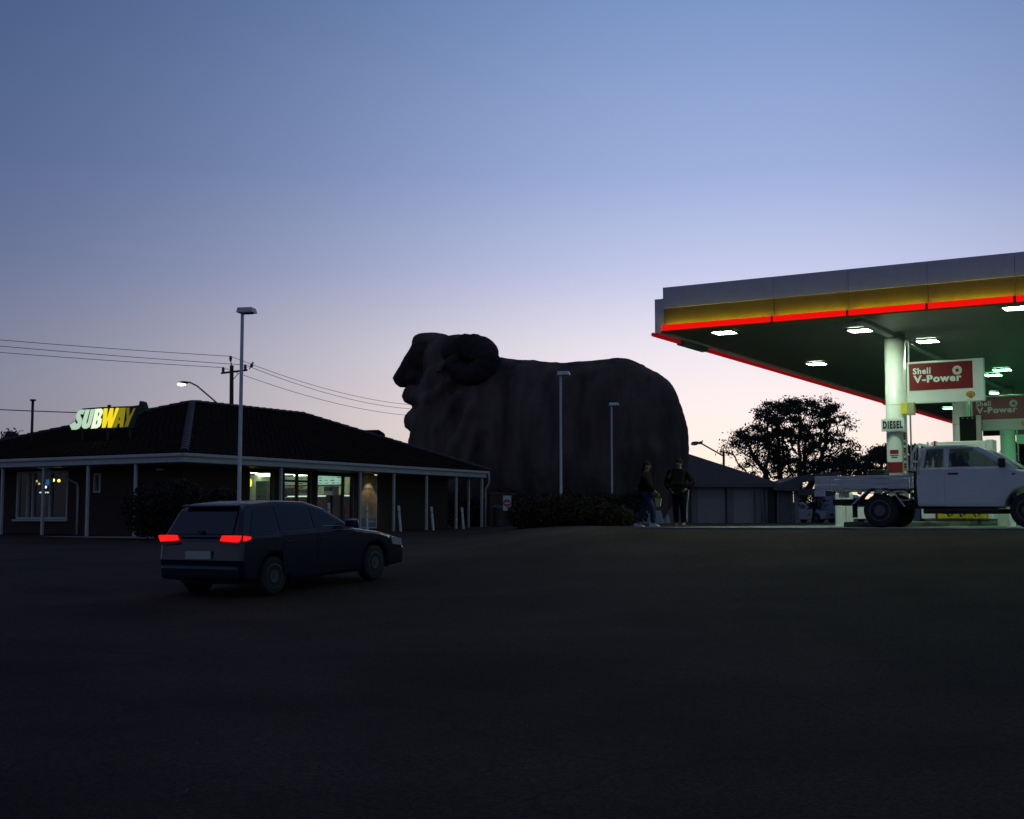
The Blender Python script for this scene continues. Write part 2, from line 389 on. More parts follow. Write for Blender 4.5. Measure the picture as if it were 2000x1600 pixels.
winframe('x', WX, sw[0], sw[1], 1.15, 1.85)
# verandah posts, fascia, gutter
for u in (548, 703, 769, 833, 891):
    x = lx(u, .14); MB().box(x - .045, x + .045, .1, .19, FL, EV - .28).build('post', TRIM, rest, bevel=.008)
MB().box(BL - .22, BL - .12, .1, .2, FL, EV - .28).build('post', TRIM, rest, bevel=.008)
yy = BF.on(917, 1000, 'x', BL - .16).y
MB().box(BL - .21, BL - .12, yy, yy + .09, FL, EV - .28).build('post', TRIM, rest, bevel=.008)
for u in (3, 83, 170, 263):
    y = ly(u, .14); MB().box(.1, .19, y - .045, y + .045, FL, EV - .28).build('post', TRIM, rest, bevel=.008)
MB().box(0, BL, 0, .05, EV - .28, EV - .04).build('fascia_board', TRIM, rest)
MB().box(0, .05, .052, BW, EV - .28, EV - .04).build('fascia_board', TRIM, rest)
MB().box(BL - .05, BL, .052, BW, EV - .28, EV - .04).build('fascia_board', TRIM, rest)
def gutter(x0, x1, y0, y1):
    return MB().box(x0, x1, y0, y1, EV - .10, EV + .01).build('gutter', TRIM, rest, bevel=.02)
gutter(-.1, BL + .1, -.105, -.004); gutter(-.105, -.004, .0, BW)
MB().box(.06, BL - .06, .06, WY, EV - .30, EV - .282).build('verandah_ceiling', SOFFIT, rest)
MB().box(.06, WX, WY + .003, BW - .06, EV - .30, EV - .282).build('verandah_ceiling', SOFFIT, rest)
y = ly(152, WX - .06)
MB().tube([(.1, y + .4, EV - .3), (.6, y + .3, EV - .45), (WX - .08, y + .05, 1.5), (WX - .08, y, 1.3), (WX - .08, y, FL)], .045).build('downpipe', TRIM, rest, smooth=True)
MB().tube([(BL - .05, -.15, EV - .1), (BL - .02, -.15, EV - .5), (BL - .05, .02, EV - .8), (BL - .05, .02, FL)], .045).build('downpipe', TRIM, rest, smooth=True)
# roof: stepped courses of tiles on each plane, ridge and hip caps one by one
AX = BF.on(375, 788, 'y', BW / 2); RZ = AX.z; X0 = AX.x
X1 = BF.on(592, 811, 'y', BW / 2).x
X1 = min(max(X1, X0 + 3), BL - 3.2)
def tilefield(a, b, c, d, n):                    # eave a->b, ridge d->c ; n courses
    a, b, c, d = map(Vector, (a, b, c, d)); g = MB(); up = (b - a).cross(d - a).normalized()
    if up.z < 0: up = -up
    w = .30
    for k in range(n):
        t0, t1 = k / n, min(1, (k + 1.15) / n)
        p0, q0 = a.lerp(d, t0), b.lerp(c, t0); p1, q1 = a.lerp(d, t1), b.lerp(c, t1)
        L = (q0 - p0).length; m = max(1, int(L / (w / 2)))
        for i in range(m):
            s0, s1 = i / m, (i + 1) / m
            z0, z1 = (.055 if i % 2 else .025), (.055 if (i + 1) % 2 else .025)
            A, B = p0.lerp(q0, s0), p0.lerp(q0, s1); C, D = p1.lerp(q1, s1), p1.lerp(q1, s0)
            g.quad([A + up * (z0 + .02), B + up * (z1 + .02), C + up * z1, D + up * z0])
            g.quad([A + up * (z0 - .01), B + up * (z1 - .01), B + up * (z1 + .02), A + up * (z0 + .02)])
    return g
E = [(-.08, -.08, EV), (BL + .08, -.08, EV), (BL + .08, BW + .08, EV), (-.08, BW + .08, EV)]
A0, A1 = (X0, BW / 2, RZ), (X1, BW / 2, RZ)
for q in ((E[0], E[1], A1, A0), (E[3], E[0], A0, A0), (E[1], E[2], A1, A1), (E[2], E[3], A0, A1)):
    tilefield(*q, 24).build('tile_field', ROOF, rest, kind='stuff', fix=False)
CAPM = MB()
for k in range(7):
    a0, a1 = math.pi * k / 7, math.pi * (k + 1) / 7
    CAPM.quad([(0, .13 * math.cos(a0), .10 * math.sin(a0) + .04), (.46, .15 * math.cos(a0), .12 * math.sin(a0) + .05), (.46, .15 * math.cos(a1), .12 * math.sin(a1) + .05), (0, .13 * math.cos(a1), .10 * math.sin(a1) + .04)])
CAPM.quad([(.46, .15 * math.cos(math.pi * k / 7), .12 * math.sin(math.pi * k / 7) + .05) for k in range(8)])
capmesh = CAPM.mesh('ridge_cap'); capmesh.materials.append(mat('ridge_tile', (.034, .028, .026), .6, var=.3, scale=2))
def caps(a, b):
    a, b = Vector(a), Vector(b); L = (b - a).length; n = int(L / .42); dd = (b - a).normalized()
    for i in range(n):
        o = link('ridge_cap', capmesh, None, rest); o.location = b - dd * (i + 1) * (L / n) ; o.rotation_euler = (0, -math.asin(dd.z), math.atan2(dd.y, dd.x))
for a, b in ((A0, E[0]), (A0, E[3]), (A1, E[1]), (A1, E[2]), (A0, A1)): caps(a, b)
# a small raised ridge end that pokes above the far hip
pr = BF.on(735, 850, 'y', BW * .42)
g = MB().tube([(pr.x - 1.6, pr.y + .5, pr.z - .05), (pr.x + .1, pr.y, pr.z), (pr.x + .42, pr.y, pr.z - .06)], [.2, .27, .22], 10)
g.build('ridge_end', ROOF, rest, smooth=True)
# vent pipe on the roof
vp = BF.on(62, 852, 'y', BW * .62)
g = MB().tube([(vp.x, vp.y, vp.z - .8), (vp.x, vp.y, BF.on(62, 782, 'y', vp.y).z)], .05).tube([(vp.x, vp.y, BF.on(62, 783, 'y', vp.y).z), (vp.x, vp.y, BF.on(62, 780, 'y', vp.y).z)], .11)
g.build('vent_pipe', DARK, rest, smooth=True)
# inside: shop and dining room
IW = mat('interior_wall', (.52, .58, .40), .7, var=.1); IFL = mat('interior_floor', (.16, .12, .09), .5, var=.2)
sx0, sx1 = wins[0][0] - .3, wins[2][1] + 2.6

MB().box(sx0, sx1, WY + .22, 8.0, FL - .02, FL + .012).build('shop_floor', IFL, rest)
MB().box(sx0, sx1, WY + .22, 8.0, 2.16, 2.19).build('shop_ceiling', IW, rest)
MB().box(sx0, sx1, 8.0, 8.1, FL, 2.16).build('back_wall', IW, rest)
MB().box(sx0 - .1, sx0, WY + .22, 8.0, FL, 2.16).build('partition', IW, rest)
MB().box(sx1, sx1 + .1, WY + .22, 8.0, FL, 2.16).build('partition', IW, rest)
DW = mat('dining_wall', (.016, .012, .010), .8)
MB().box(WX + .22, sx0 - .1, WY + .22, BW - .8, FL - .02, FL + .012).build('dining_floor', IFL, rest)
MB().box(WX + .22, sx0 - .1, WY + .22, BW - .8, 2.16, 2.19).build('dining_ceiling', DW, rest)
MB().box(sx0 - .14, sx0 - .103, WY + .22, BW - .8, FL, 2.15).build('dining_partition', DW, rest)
LOFF = emit('shop_tube', (.85, 1, .70), 7.0)
XE = sx1
def IX(u, v, c): return BF.on(u, v, 'x', c)
tubes = [(500, XE - 4.6), (520, XE - 3.0), (526, XE - 1.2), (566, XE - 2.4), (594, XE - 1.0), (650, XE - .7)]
for i, (u, c) in enumerate(tubes):
    p = IX(u, 927, c); o = MB().box(c - .05, c + .05, p.y - .55, p.y + .55, 2.08, 2.13).build('ceiling_tube', LOFF)
    o.location = BO; o.rotation_euler = (0, 0, TH)
    tag(o, ['lit ceiling tube nearest the leftmost pane of the sandwich shop', 'lit ceiling tube near the right edge of the leftmost shop pane', 'lit ceiling tube deep inside the leftmost shop pane', 'lit ceiling tube above the left door leaf of the sandwich shop',
            'lit ceiling tube above the right door leaf of the sandwich shop', 'lit ceiling tube above the teal menu board in the shop'][i], 'light', 'ceiling tubes in the shop')
MENU = emit('menu_lit', (.52, .88, .70), .62); MENUW = emit('menu_warm', (.55, .74, .45), .30)
mprint = mat('menu_print', (.05, .06, .05), .6)
def menuboard(u0, u1, v0, v1, c, m, label):
    a = IX(u1, v1, c); b = IX(u0, v0, c); b.z = min(b.z, 2.10)          # a: right (small y), b: left (large y)
    t = thing('menu_board', label, 'menu board', BO, TH, 'menu boards over the counter')
    MB().box(c, c + .05, a.y, b.y, a.z, b.z).build('lit_panel', m, t)
    MB().box(c + .052, c + .09, a.y - .04, b.y + .04, a.z - .04, b.z + .04).build('frame', ALF, t)
    w, h = b.y - a.y, b.z - a.z; rnd = random.Random(u0)
    n = max(2, int(w / .35))
    for k in range(n):
        for j in range(3):
            if rnd.random() < .8:
                x0 = a.y + w * (k + .15) / n; z0 = a.z + h * (.12 + j * .3)
                MB().box(c - .008, c - .002, x0, x0 + w / n * rnd.uniform(.3, .7), z0, z0 + h * rnd.uniform(.03, .10)).build('print_line', mprint, t)
    return t
menuboard(618, 668, 926, 946, XE - .12, MENU, 'bright teal lit menu board in the right shop pane')
menuboard(580, 608, 931, 947, XE - .12, MENUW, 'dim cream menu board behind the right door leaf')
menuboard(550, 577, 931, 947, XE - .12, MENUW, 'dim cream menu board behind the left door leaf')
menuboard(500, 522, 942, 975, XE - 2.2, mat('menu_dark', (.12, .2, .15), .6), 'dark green notice board inside the leftmost shop pane')
CX = XE - 1.9
c0, c1 = IX(690, 970, CX), IX(560, 970, CX)
ct = thing('service_counter', 'long serving counter inside the lit sandwich shop', 'counter', BO, TH)
cz = IX(620, 970, CX).z
MB().box(CX, CX + .7, max(c0.y, WY + .3), c1.y, FL + .012, cz - .05).build('counter_base', mat('counter_front', (.2, .05, .03), .6), ct)
MB().box(CX - .06, CX + .76, max(c0.y, WY + .3) - .03, c1.y + .03, cz - .048, cz).build('counter_top', mat('counter_top', (.6, .62, .55), .3), ct)
MB().box(CX + .05, CX + .09, max(c0.y, WY + .3), c1.y, cz + .002, cz + .04).build('counter_light', emit('counter_light', (.8, 1, .8), 1.2), ct)
def boxthing(name, label, cat, u0, u1, v0, v1, c, dep, m, group=None):
    a = IX(u1, v1, c); b = IX(u0, v0, c); t = thing(name, label, cat, BO, TH, group)
    a.z = max(a.z, FL + .015)
    MB().box(c, c + dep, a.y, b.y, a.z, b.z).build('body', m, t, bevel=.02)
    MB().box(c - .012, c - .002, a.y + .03, b.y - .03, a.z + (b.z - a.z) * .55, b.z - .04).build('front_panel', mat('machine_panel', (.05, .05, .05), .3), t)
    MB().box(c - .012, c - .002, a.y + .03, b.y - .03, a.z + .04, a.z + (b.z - a.z) * .18).build('tray', ALU, t)
    return t
boxthing('bread_oven', 'dark red oven cabinet behind the left door leaf', 'oven', 552, 574, 952, 1015, XE - .9, .6, mat('oven_red', (.28, .06, .04), .4))
boxthing('drink_machine', 'dark drink machine on the counter behind the right door leaf', 'drink machine', 582, 604, 955, 970, CX + .2, .4, mat('machine_grey', (.12, .12, .1), .4))
boxthing('drink_fridge', 'grey cabinet in the shop below the teal menu board', 'fridge', 632, 650, 950, 970, CX + .25, .4, mat('fridge_grey', (.3, .32, .3), .4))
boxthing('snack_stand', 'orange snack stand in front of the counter at the right pane', 'snack stand', 636, 656, 967, 1020, CX - .9, .5, mat('stand_orange', (.35, .14, .03), .5))
# oval lit neon sign in left pane corner
p = BF.on(488, 943, 'y', WY + .3)
o = MB().lathe([(.03, -.02), (.09, -.02), (.09, .02), (.03, .02)], 'y', 16).build('neon_sign', emit('neon_yellow', (1, .75, .05), 2.2)); o.scale = (1, 1, 1.7)
o.location = BF.w(p.x, p.y, p.z); o.rotation_euler = (0, 0, TH); tag(o, 'small yellow oval neon sign at the left edge of the shop window', 'neon sign')
# pendant lamps and small lights in the dining room seen through the wide left window
DG = 'pendant lamps in the dining room'
pend = [(37, 946, 4.5, .035, (1, .8, .15), 1.2), (72, 940, 5, .045, (1, .8, .2), 1.0), (68, 946, 4.6, .04, (1, .85, .25), 1.8), (76.5, 945, 5.2, .04, (1, .85, .25), 1.6),
        (104, 938, 3.0, .06, (1, .85, .2), 5), (115, 939, 3.3, .06, (1, .75, .05), 4), (89, 951.5, 3.6, .045, (.9, 1, 1), 6)]
pl = ['dim yellow pendant lamp far left in the wide window', 'dim yellow pendant lamp, upper one of the middle cluster', 'yellow pendant lamp, lower left of the middle cluster', 'yellow pendant lamp, lower right of the middle cluster',
      'bright tall yellow pendant lamp right of the post in the wide window', 'bright round yellow pendant lamp, rightmost in the wide window', 'white pendant lamp just right of the post in the wide window']
for i, (u, v, c, r, cc, s) in enumerate(pend):
    q = BF.on(u, v, 'x', WX + .3 + c * .22); t = thing('pendant_lamp', pl[i], 'lamp', BF.w(q.x, q.y, q.z), TH, DG)
    MB().lathe([(.01, r), (r * .8, r * .6), (r, 0), (r * .8, -r * .7), (.01, -r)], 'z', 12).build('lamp_shade', emit('pend%d' % i, cc, s * .55), t, smooth=True)
    MB().tube([(0, 0, r), (0, 0, 2.16 - q.z)], .008, 5).build('cord', DARK, t)
q = BF.on(92, 942, 'x', 2.9)
t = thing('wall_screen', 'small blue glowing screen behind the verandah post', 'screen', BF.w(q.x, q.y, q.z), TH)
MB().box(0, .04, -.2, .2, -.1, .1).build('display', emit('blue_screen', (.02, .25, .5), .45), t); MB().box(.042, .1, -.23, .23, -.13, .13).build('casing', DARK, t)
for (u, v, w_, lab) in ((79, 962, .07, 'small white cup lights at the left of the post'), (89, 962, .05, 'small white light just under the white pendant'), (93.5, 962, .07, 'small white light, rightmost of the low row')):
    q = BF.on(u, v, 'x', 2.7); t = thing('tea_light', lab, 'light', BF.w(q.x, q.y, q.z), TH, 'low lights in the dining room')
    MB().ball((0, 0, 0), (.03, w_, .03), 8, 6).build('bulb', emit('tea_white', (.7, .95, .9), .9), t); MB().box(-.04, .04, -.08, .08, -.5, -.035).build('stand', DARK, t)
# banner on the long wall
a = BF.on(703, 1030, 'y', WY - .05); b = BF.on(735, 924, 'y', WY - .05)
bn = thing('wall_banner', 'tall tan poster banner in white frame on the brick wall', 'banner', BO, TH)
TAN = mat('banner_tan', (.50, .38, .24), .8, var=.3, scale=2.5)
w = b.x - a.x; h = b.z - a.z
MB().box(a.x, b.x, WY - .05, WY - .02, a.z, b.z).build('sheet', TAN, bn)
fr = MB().box(a.x - .05, a.x, WY - .06, WY - .01, a.z - .05, b.z + .02).box(b.x, b.x + .05, WY - .06, WY - .01, a.z - .05, b.z + .02).box(a.x, b.x, WY - .06, WY - .01, a.z - .05, a.z)
fr.build('frame', TRIM, bn)
# recessed wall-washer over the banner: its scallop of light falls on the sheet
dl = thing('verandah_downlight', 'small lit downlight in the verandah ceiling above the tan banner', 'light', BF.w((a.x + b.x) / 2, WY - .42, EV - .305), TH)
MB().lathe([(.09, -.02), (.09, .0), (.07, .001)], 'z', 16).build('trim_ring', TRIM, dl); MB().lathe([(.06, -.028), (.06, -.021)], 'z', 16).build('lamp', emit('downlight_lit', (1, .82, .5), 3), dl)
sl = bpy.data.lights.new('downlight_beam', 'SPOT'); sl.energy = 13; sl.color = (1, .80, .48); sl.spot_size = R(75); sl.spot_blend = .35; sl.shadow_soft_size = .04
so = bpy.data.objects.new('downlight_beam', sl); col.objects.link(so); so.parent = dl; so.location = (0, 0, -.05); so.rotation_euler = (R(14), 0, 0)
rnd = random.Random(4)
def blob(cu, cv, ru, rv, m, name):
    pts = []
    for k in range(18):
        q = 2 * math.pi * k / 18; rr = 1 + .35 * mnoise.noise((math.cos(q) * 1.3 + cu * 9, math.sin(q) * 1.3, cv * 7)); pts.append((a.x + w * (cu + ru * rr * math.cos(q)), b.z - h * (cv + rv * rr * math.sin(q))))
    MB().prism(pts, 'y', WY - .056, WY - .052).build(name, m, bn)
BB = mat('banner_blue', (.20, .22, .26), .8, var=.3); 
blob(.25, .30, .20, .028, BB, 'dark_figure'); blob(.68, .30, .20, .03, BB, 'dark_figure'); blob(.3, .44, .18, .03, mat('banner_grey', (.4, .36, .28), .8), 'grey_figure')
blob(.55, .53, .22, .022, MATS['banner_grey'], 'grey_figure')
MB().box(a.x + .01, b.x - .01, WY - .056, WY - .052, a.z + .01, a.z + h * .16).build('blue_band', mat('banner_band', (.2, .27, .38), .7), bn)
MB().box(a.x + w * .3, b.x - w * .1, WY - .060, WY - .057, a.z + h * .09, a.z + h * .12).build('pale_bar', TRIM, bn)
# small wall lamp on the brick corner
q = BF.on(313, 917, 'x', WX - .1); t = thing('wall_lamp', 'small unlit wall lamp on the dark brick near the roof corner', 'lamp', BF.w(q.x, q.y, q.z), TH)
MB().box(-.05, .02, -.16, .16, -.025, .025).build('diffuser', POLEW, t); MB().box(.022, .1, -.19, .19, -.04, .04).build('casing', DARK, t)

# roof sign -------------------------------------------------------------
SY = 1.9                                          # stands on the tiles of the left face, parallel to D2
sgo = BF.on(135, 836, 'x', SY); tL = BF.on(285, 836, 'x', SY)
sign = thing('roof_sign', 'backlit SUBWAY sign in white and yellow letters on the tiled roof', 'sign', BF.w(SY, sgo.y, 0), TH - R(90))
# local x runs to the right along -D2, local z up
SL = sgo.y - tL.y; zb = BF.on(210, 838, 'x', SY).z; zt = BF.on(210, 797, 'x', SY).z; SH = zt - zb
def S2(u, v): q = BF.on(u, v, 'x', SY); return (sgo.y - q.y, q.z)
back = [S2(*p) for p in ((135, 829), (147, 821), (150, 806), (160, 798), (200, 795), (258, 793), (266, 792), (271, 791), (272.5, 783), (278, 785), (284, 803), (275, 810), (268, 812), (262, 836), (200, 840), (140, 840))]
MB().prism(back, 'y', .0, .22).build('sign_box', mat('sign_box', (.02, .035, .02), .5), sign, bevel=.01)
MB().box(.6, .68, .05, .13, zb - .9, zb + .1).build('bracket', DARK, sign); MB().box(SL - .9, SL - .82, .05, .13, zb - .9, zb + .1).build('bracket', DARK, sign)
MB().box(SL * .5 - .05, SL * .5 + .05, .05, .13, zb - .9, zt + .12).build('bracket', DARK, sign)
def L(pts): return [S2(120 + x * .09, 770 + y * .09) for x, y in pts]     # traced in an 11.1x enlargement
letters = {
 'S': [[(500, 335), (515, 350), (470, 440), (445, 440), (425, 425), (412, 450), (425, 490), (455, 540), (455, 600), (430, 680), (385, 745), (320, 770), (230, 772), (180, 665), (300, 590), (318, 640), (345, 640), (360, 610), (330, 560), (318, 500), (330, 430), (370, 365), (430, 335)]],
 'U': [[(528, 335), (620, 332), (545, 610), (540, 640), (560, 640), (580, 600), (640, 330), (728, 325), (650, 640), (610, 715), (540, 750), (480, 745), (445, 700), (452, 630)]],
 'B': [[(738, 322), (860, 312), (905, 340), (905, 410), (850, 500), (878, 540), (872, 620), (835, 700), (770, 740), (640, 748), (690, 560)]],
 'W': [[(925, 310), (1008, 308), (982, 560), (1060, 305), (1135, 302), (1108, 560), (1185, 300), (1258, 298), (1095, 725), (1005, 728), (1020, 540), (955, 728), (880, 730)]],
 'A': [[(1275, 298), (1398, 295), (1340, 715), (1265, 718), (1275, 640), (1225, 640), (1195, 720), (1110, 725)]],
 'Y': [[(1415, 295), (1480, 292), (1470, 480), (1530, 400), (1560, 320), (1610, 300), (1550, 440), (1505, 540), (1445, 705), (1368, 712), (1420, 540)]]}
LS = {'S': ((.58, .82, .62), .75), 'U': ((.62, .86, .64), .80), 'B': ((.85, 1, .72), 1.0), 'W': ((1, .78, .02), .95), 'A': ((.70, .62, .03), .34), 'Y': ((.62, .55, .05), .20)}
for ch, polys in letters.items():
    for pl_ in polys: MB().prism(L(pl_), 'y', -.012, -.004).build('letter', emit('letter_' + ch, *LS[ch]), sign)
holes = {'B': [[(808, 400), (835, 400), (815, 465), (795, 480)], [(770, 570), (795, 570), (775, 650), (750, 660)]], 'A': [[(1270, 490), (1282, 560), (1245, 565)]]}
for ch, hs in holes.items():
    for hh in hs: MB().prism(L(hh), 'y', -.018, -.014).build('letter_counter', MATS['sign_box'], sign)

# ------------------------------------------------------------------ bollards along the verandah
bol = [((716, 989), (717, 1042)), ((778.5, 990), (783, 1041)), ((842.5, 992), (847, 1041)), ((902, 993), (906, 1040)), ((642, 985), (643, 1012))]
bl_l = ['leaning white bollard in front of the tan banner', 'leaning white bollard right of the banner, between two posts', 'leaning white bollard in front of the middle of the brick wall', 'leaning white bollard nearest the right end of the verandah', 'slim white bollard in front of the lit right shop pane']
for (tp, bt), lb in zip(bol, bl_l):
    q = BF.on(bt[0], bt[1], 'y', -.62); q = BF.w(q.x, -.62, FL); x, y, z0 = q.x, q.y, FL
    tpp = at_y(tp[0], tp[1], y)
    t = thing('bollard', lb, 'bollard', (x, y, z0), 0, 'leaning bollards along the verandah')
    v = tpp - Vector((x, y, z0)); nrm = v.normalized()
    MB().tube([-nrm * .25, v], .055, 12).build('pipe', POLEW, t, smooth=False); MB().tube([v, v + nrm * .03, v + nrm * .05], [.06, .055, .02], 12).build('cap', POLEW, t)
    MB().tube([v * .78, v * .86], .0575, 12).build('reflective_band', ALU, t)

# ------------------------------------------------------------------ car-park lamps
def lamp(base, top_z, r, hw, label):
    t = thing('car_park_lamp', label, 'lamp post', base, R(-12), 'white box-headed car park lamps')
    H = top_z - base[2]
    MB().tube([(0, 0, -.1), (0, 0, H * .12), (0, 0, H * .121), (0, 0, H - hw * .22)], [r * 1.25, r * 1.25, r, r * .8], 12).build('pole', POLEW, t)
    MB().lathe([(r * 2.6, 0), (r * 2.6, .03), (r * 1.3, .05)], 'z', 14).build('base_plate', POLEW, t)
    hd = MB(); w2, d2_ = hw, hw * .8; z1 = H; z0 = H - hw * .30
    hd.v = [(-.12, -d2_ / 2, z0), (w2 - .12, -d2_ / 2, z0), (w2 - .12, d2_ / 2, z0), (-.12, d2_ / 2, z0), (-.10, -d2_ * .42, z1), (w2 - .16, -d2_ * .42, z1), (w2 - .16, d2_ * .42, z1), (-.10, d2_ * .42, z1)]
    hd.f = [(3, 2, 1, 0), (4, 5, 6, 7), (0, 1, 5, 4), (1, 2, 6, 5), (2, 3, 7, 6), (3, 0, 4, 7)]
    h_ = hd.build('lamp_head', POLEW, t, bevel=.015)
    MB().box(0, w2 - .22, -d2_ * .36, d2_ * .36, z0 - .02, z0 - .003).build('diffuser', mat('lamp_diffuser', (.35, .36, .36), .2), h_)
    MB().box(-.005, .005, -.005, .005, 0, 0.01).v
    return t
def lampp(u, vt, y, r, hw, label):
    p = at_y(u, 1030, y); zt = at_y(u, vt, y).z; lamp((p.x, p.y, gh(p.x, p.y)), zt, r, hw, label)
lampp(466, 602, 38.5, .062, .52, 'tall white lamp post rising in front of the restaurant roof')
lampp(1096, 726, 52, .055, .50, 'white lamp post before the flank of the giant ram, left of two')
lampp(1196, 787, 68, .055, .52, 'smaller white lamp post before the giant ram, right of two')

# ------------------------------------------------------------------ foliage helpers
def leaf_mesh(centres, n, size, rnd, flat=.5, drop=0):
    g = MB()
    for c, r in centres:
        k = max(1, int(n * r[0] * r[1] * r[2] / sum(q[1][0] * q[1][1] * q[1][2] for q in centres))) if n else 0
        for _ in range(k):
            while True:
                p = Vector((rnd.uniform(-1, 1), rnd.uniform(-1, 1), rnd.uniform(-1, 1)))
                if p.length < 1 and (p.length > .35 or rnd.random() < .3): break
            leaf(g, Vector(c) + Vector((p.x * r[0], p.y * r[1], p.z * r[2])), size * rnd.uniform(.6, 1.3), rnd, drop)
    return g
def leaf(g, p, s, rnd, drop=0):
    a = Vector((rnd.gauss(0, 1), rnd.gauss(0, 1), rnd.gauss(0, 1) - drop)).normalized(); b = a.cross(Vector((rnd.gauss(0, 1), rnd.gauss(0, 1), rnd.gauss(0, 1)))).normalized()
    g.quad([p - a * s, p + b * s * .38, p + a * s, p - b * s * .38])
def shrub(name, label, loc, blobs, n, size, m, seed, group=None, cat='shrub'):
    rnd = random.Random(seed); t = thing(name, label, cat, loc, 0, group)
    leaf_mesh(blobs, n, size, rnd).build('foliage', m, t, fix=False)
    g = MB()
    for c, r in blobs:
        for k in range(3):
            g.tube([(c[0] * .5 + rnd.uniform(-.1, .1), c[1] * .5, -.1), (c[0] * .9, c[1] * .9, c[2] * .5), (c[0] + r[0] * rnd.uniform(-.5, .5), c[1] + r[1] * rnd.uniform(-.5, .5), c[2] + r[2] * .5)], [.03, .02, .008], 5)
    g.build('stems', BARK, t, fix=False)
    return t

# shrubs by the restaurant corner
def gp(u, y): p = at_y(u, 1030, y); return Vector((p.x, p.y, gh(p.x, p.y)))
shrub('shrub', 'dark dense shrub before the brick corner under the eave', gp(330, 40), [((-.6, 0, .9), (.9, .6, .85)), ((.3, 0, 1.0), (.9, .6, .9)), ((.9, .1, .6), (.6, .5, .6))], 5200, .085, LEAFD, 1, 'dark shrubs at the restaurant corner')
shrub('shrub', 'dark shrub around the foot of the tall lamp post', gp(432, 39.5), [((-.1, 0, .85), (.7, .55, .8)), ((.35, .1, .75), (.42, .4, .72))], 3600, .085, LEAFD, 2, 'dark shrubs at the restaurant corner')
# garden bed before the ram
mound = [(1040, 44, .9, 1.15), (1095, 43.5, 1.0, 1.2), (1150, 43, .95, 1.05), (1195, 42.6, .8, .75), (1050, 46.5, .7, 1.2)]
ml = ['brown low bush left of the garden bed at the foot of the lamp', 'tallest brown bush in the middle of the garden bed', 'rounded brown bush in the garden bed between the two lamps', 'lowest brown bush, sloping to the pavement by the walkers', 'dark bush behind the left bushes of the garden bed']
for i, ((u, y, r, h), lb) in enumerate(zip(mound, ml)):
    shrub('bush', lb, gp(u, y), [((0, 0, h * .42), (r, r * .8, h * .5)), ((r * .4, 0, h * .3), (r * .7, r * .6, h * .35)), ((-r * .4, 0, h * .35), (r * .6, r * .6, h * .4))], 3200, .08, GRASSB if i < 4 else LEAFD, 20 + i, 'bushes in the garden bed')
for i, u in enumerate((1035, 1095, 1155, 1215, 905, 945)):
    shrub('hedge_bush', ['dark hedge bush under the ram, leftmost of the row', 'dark hedge bush under the ram behind the left lamp', 'dark hedge bush under the ram between the lamps', 'dark hedge bush under the ram, nearest the hind legs', 'dark hedge bush behind the last verandah posts, left of two', 'dark hedge bush behind the last verandah posts, right of two'][i],
          gp(u, 62), [((-.5, 0, .7), (.8, .8, .75)), ((.5, 0, .75), (.9, .8, .75 + .1 * (i % 2)))], 2600, .11, LEAFD, 40 + i, 'hedge at the foot of the ram')

# low wall with no entry sign at the end of the restaurant
wq = at_y(957, 1034, 60); wr = at_y(1008, 1034, 62)
lwall = thing('low_wall', 'low brown brick wall beside the right end of the restaurant', 'wall', (wq.x, wq.y, gh(wq.x, wq.y)), math.atan2(wr.y - wq.y, wr.x - wq.x))
Lw = (wr - wq).length
MB().box(0, Lw, 0, .23, -.2, 1.5).build('brickwork', BRICK, lwall); MB().box(-.03, Lw + .03, -.03, .26, 1.502, 1.57).build('coping', mat('coping', (.1, .07, .06), .8), lwall)
s0 = at_y(990.5, 983, 57); ne = thing('no_entry_sign', 'square white sign with red disc reading NO ENTRY by the restaurant end', 'sign', (s0.x, s0.y, gh(s0.x, s0.y)), R(-3))
zc = s0.z - gh(s0.x, s0.y); hh = .33
MB().box(-.18, .18, -.02, 0, zc - hh, zc + hh).build('plate', WHITE, ne, bevel=.01)
MB().lathe([(.168, -.026), (.168, -.022)], 'y', 28, (0, 0, zc)).build('red_disc', REDP, ne).scale = (1, 1, 1)
MB().box(-.12, .12, -.034, -.029, zc - .035, zc + .035).build('white_bar', WHITE, ne)
lettering('NO', .1, (-.05, -.032, zc + .065), 0, WHITE, ne, .01); lettering('ENTRY', .16, (-.08, -.032, zc - .11), 0, WHITE, ne, .01)
MB().tube([(0, .03, -.1), (0, .03, zc + hh)], .03, 8).build('post', DARK, ne)
b0 = gp(972, 58); bt_ = thing('litter_bin', 'small dark litter bin before the low brick wall', 'bin', b0, 0)
MB().lathe([(.2, 0), (.24, .02), (.27, .75), (.25, .78)], 'z', 14).build('barrel', DARK, bt_); MB().lathe([(.28, .785), (.27, .85), (.15, .95), (.02, .97)], 'z', 14).build('lid', DARK, bt_)

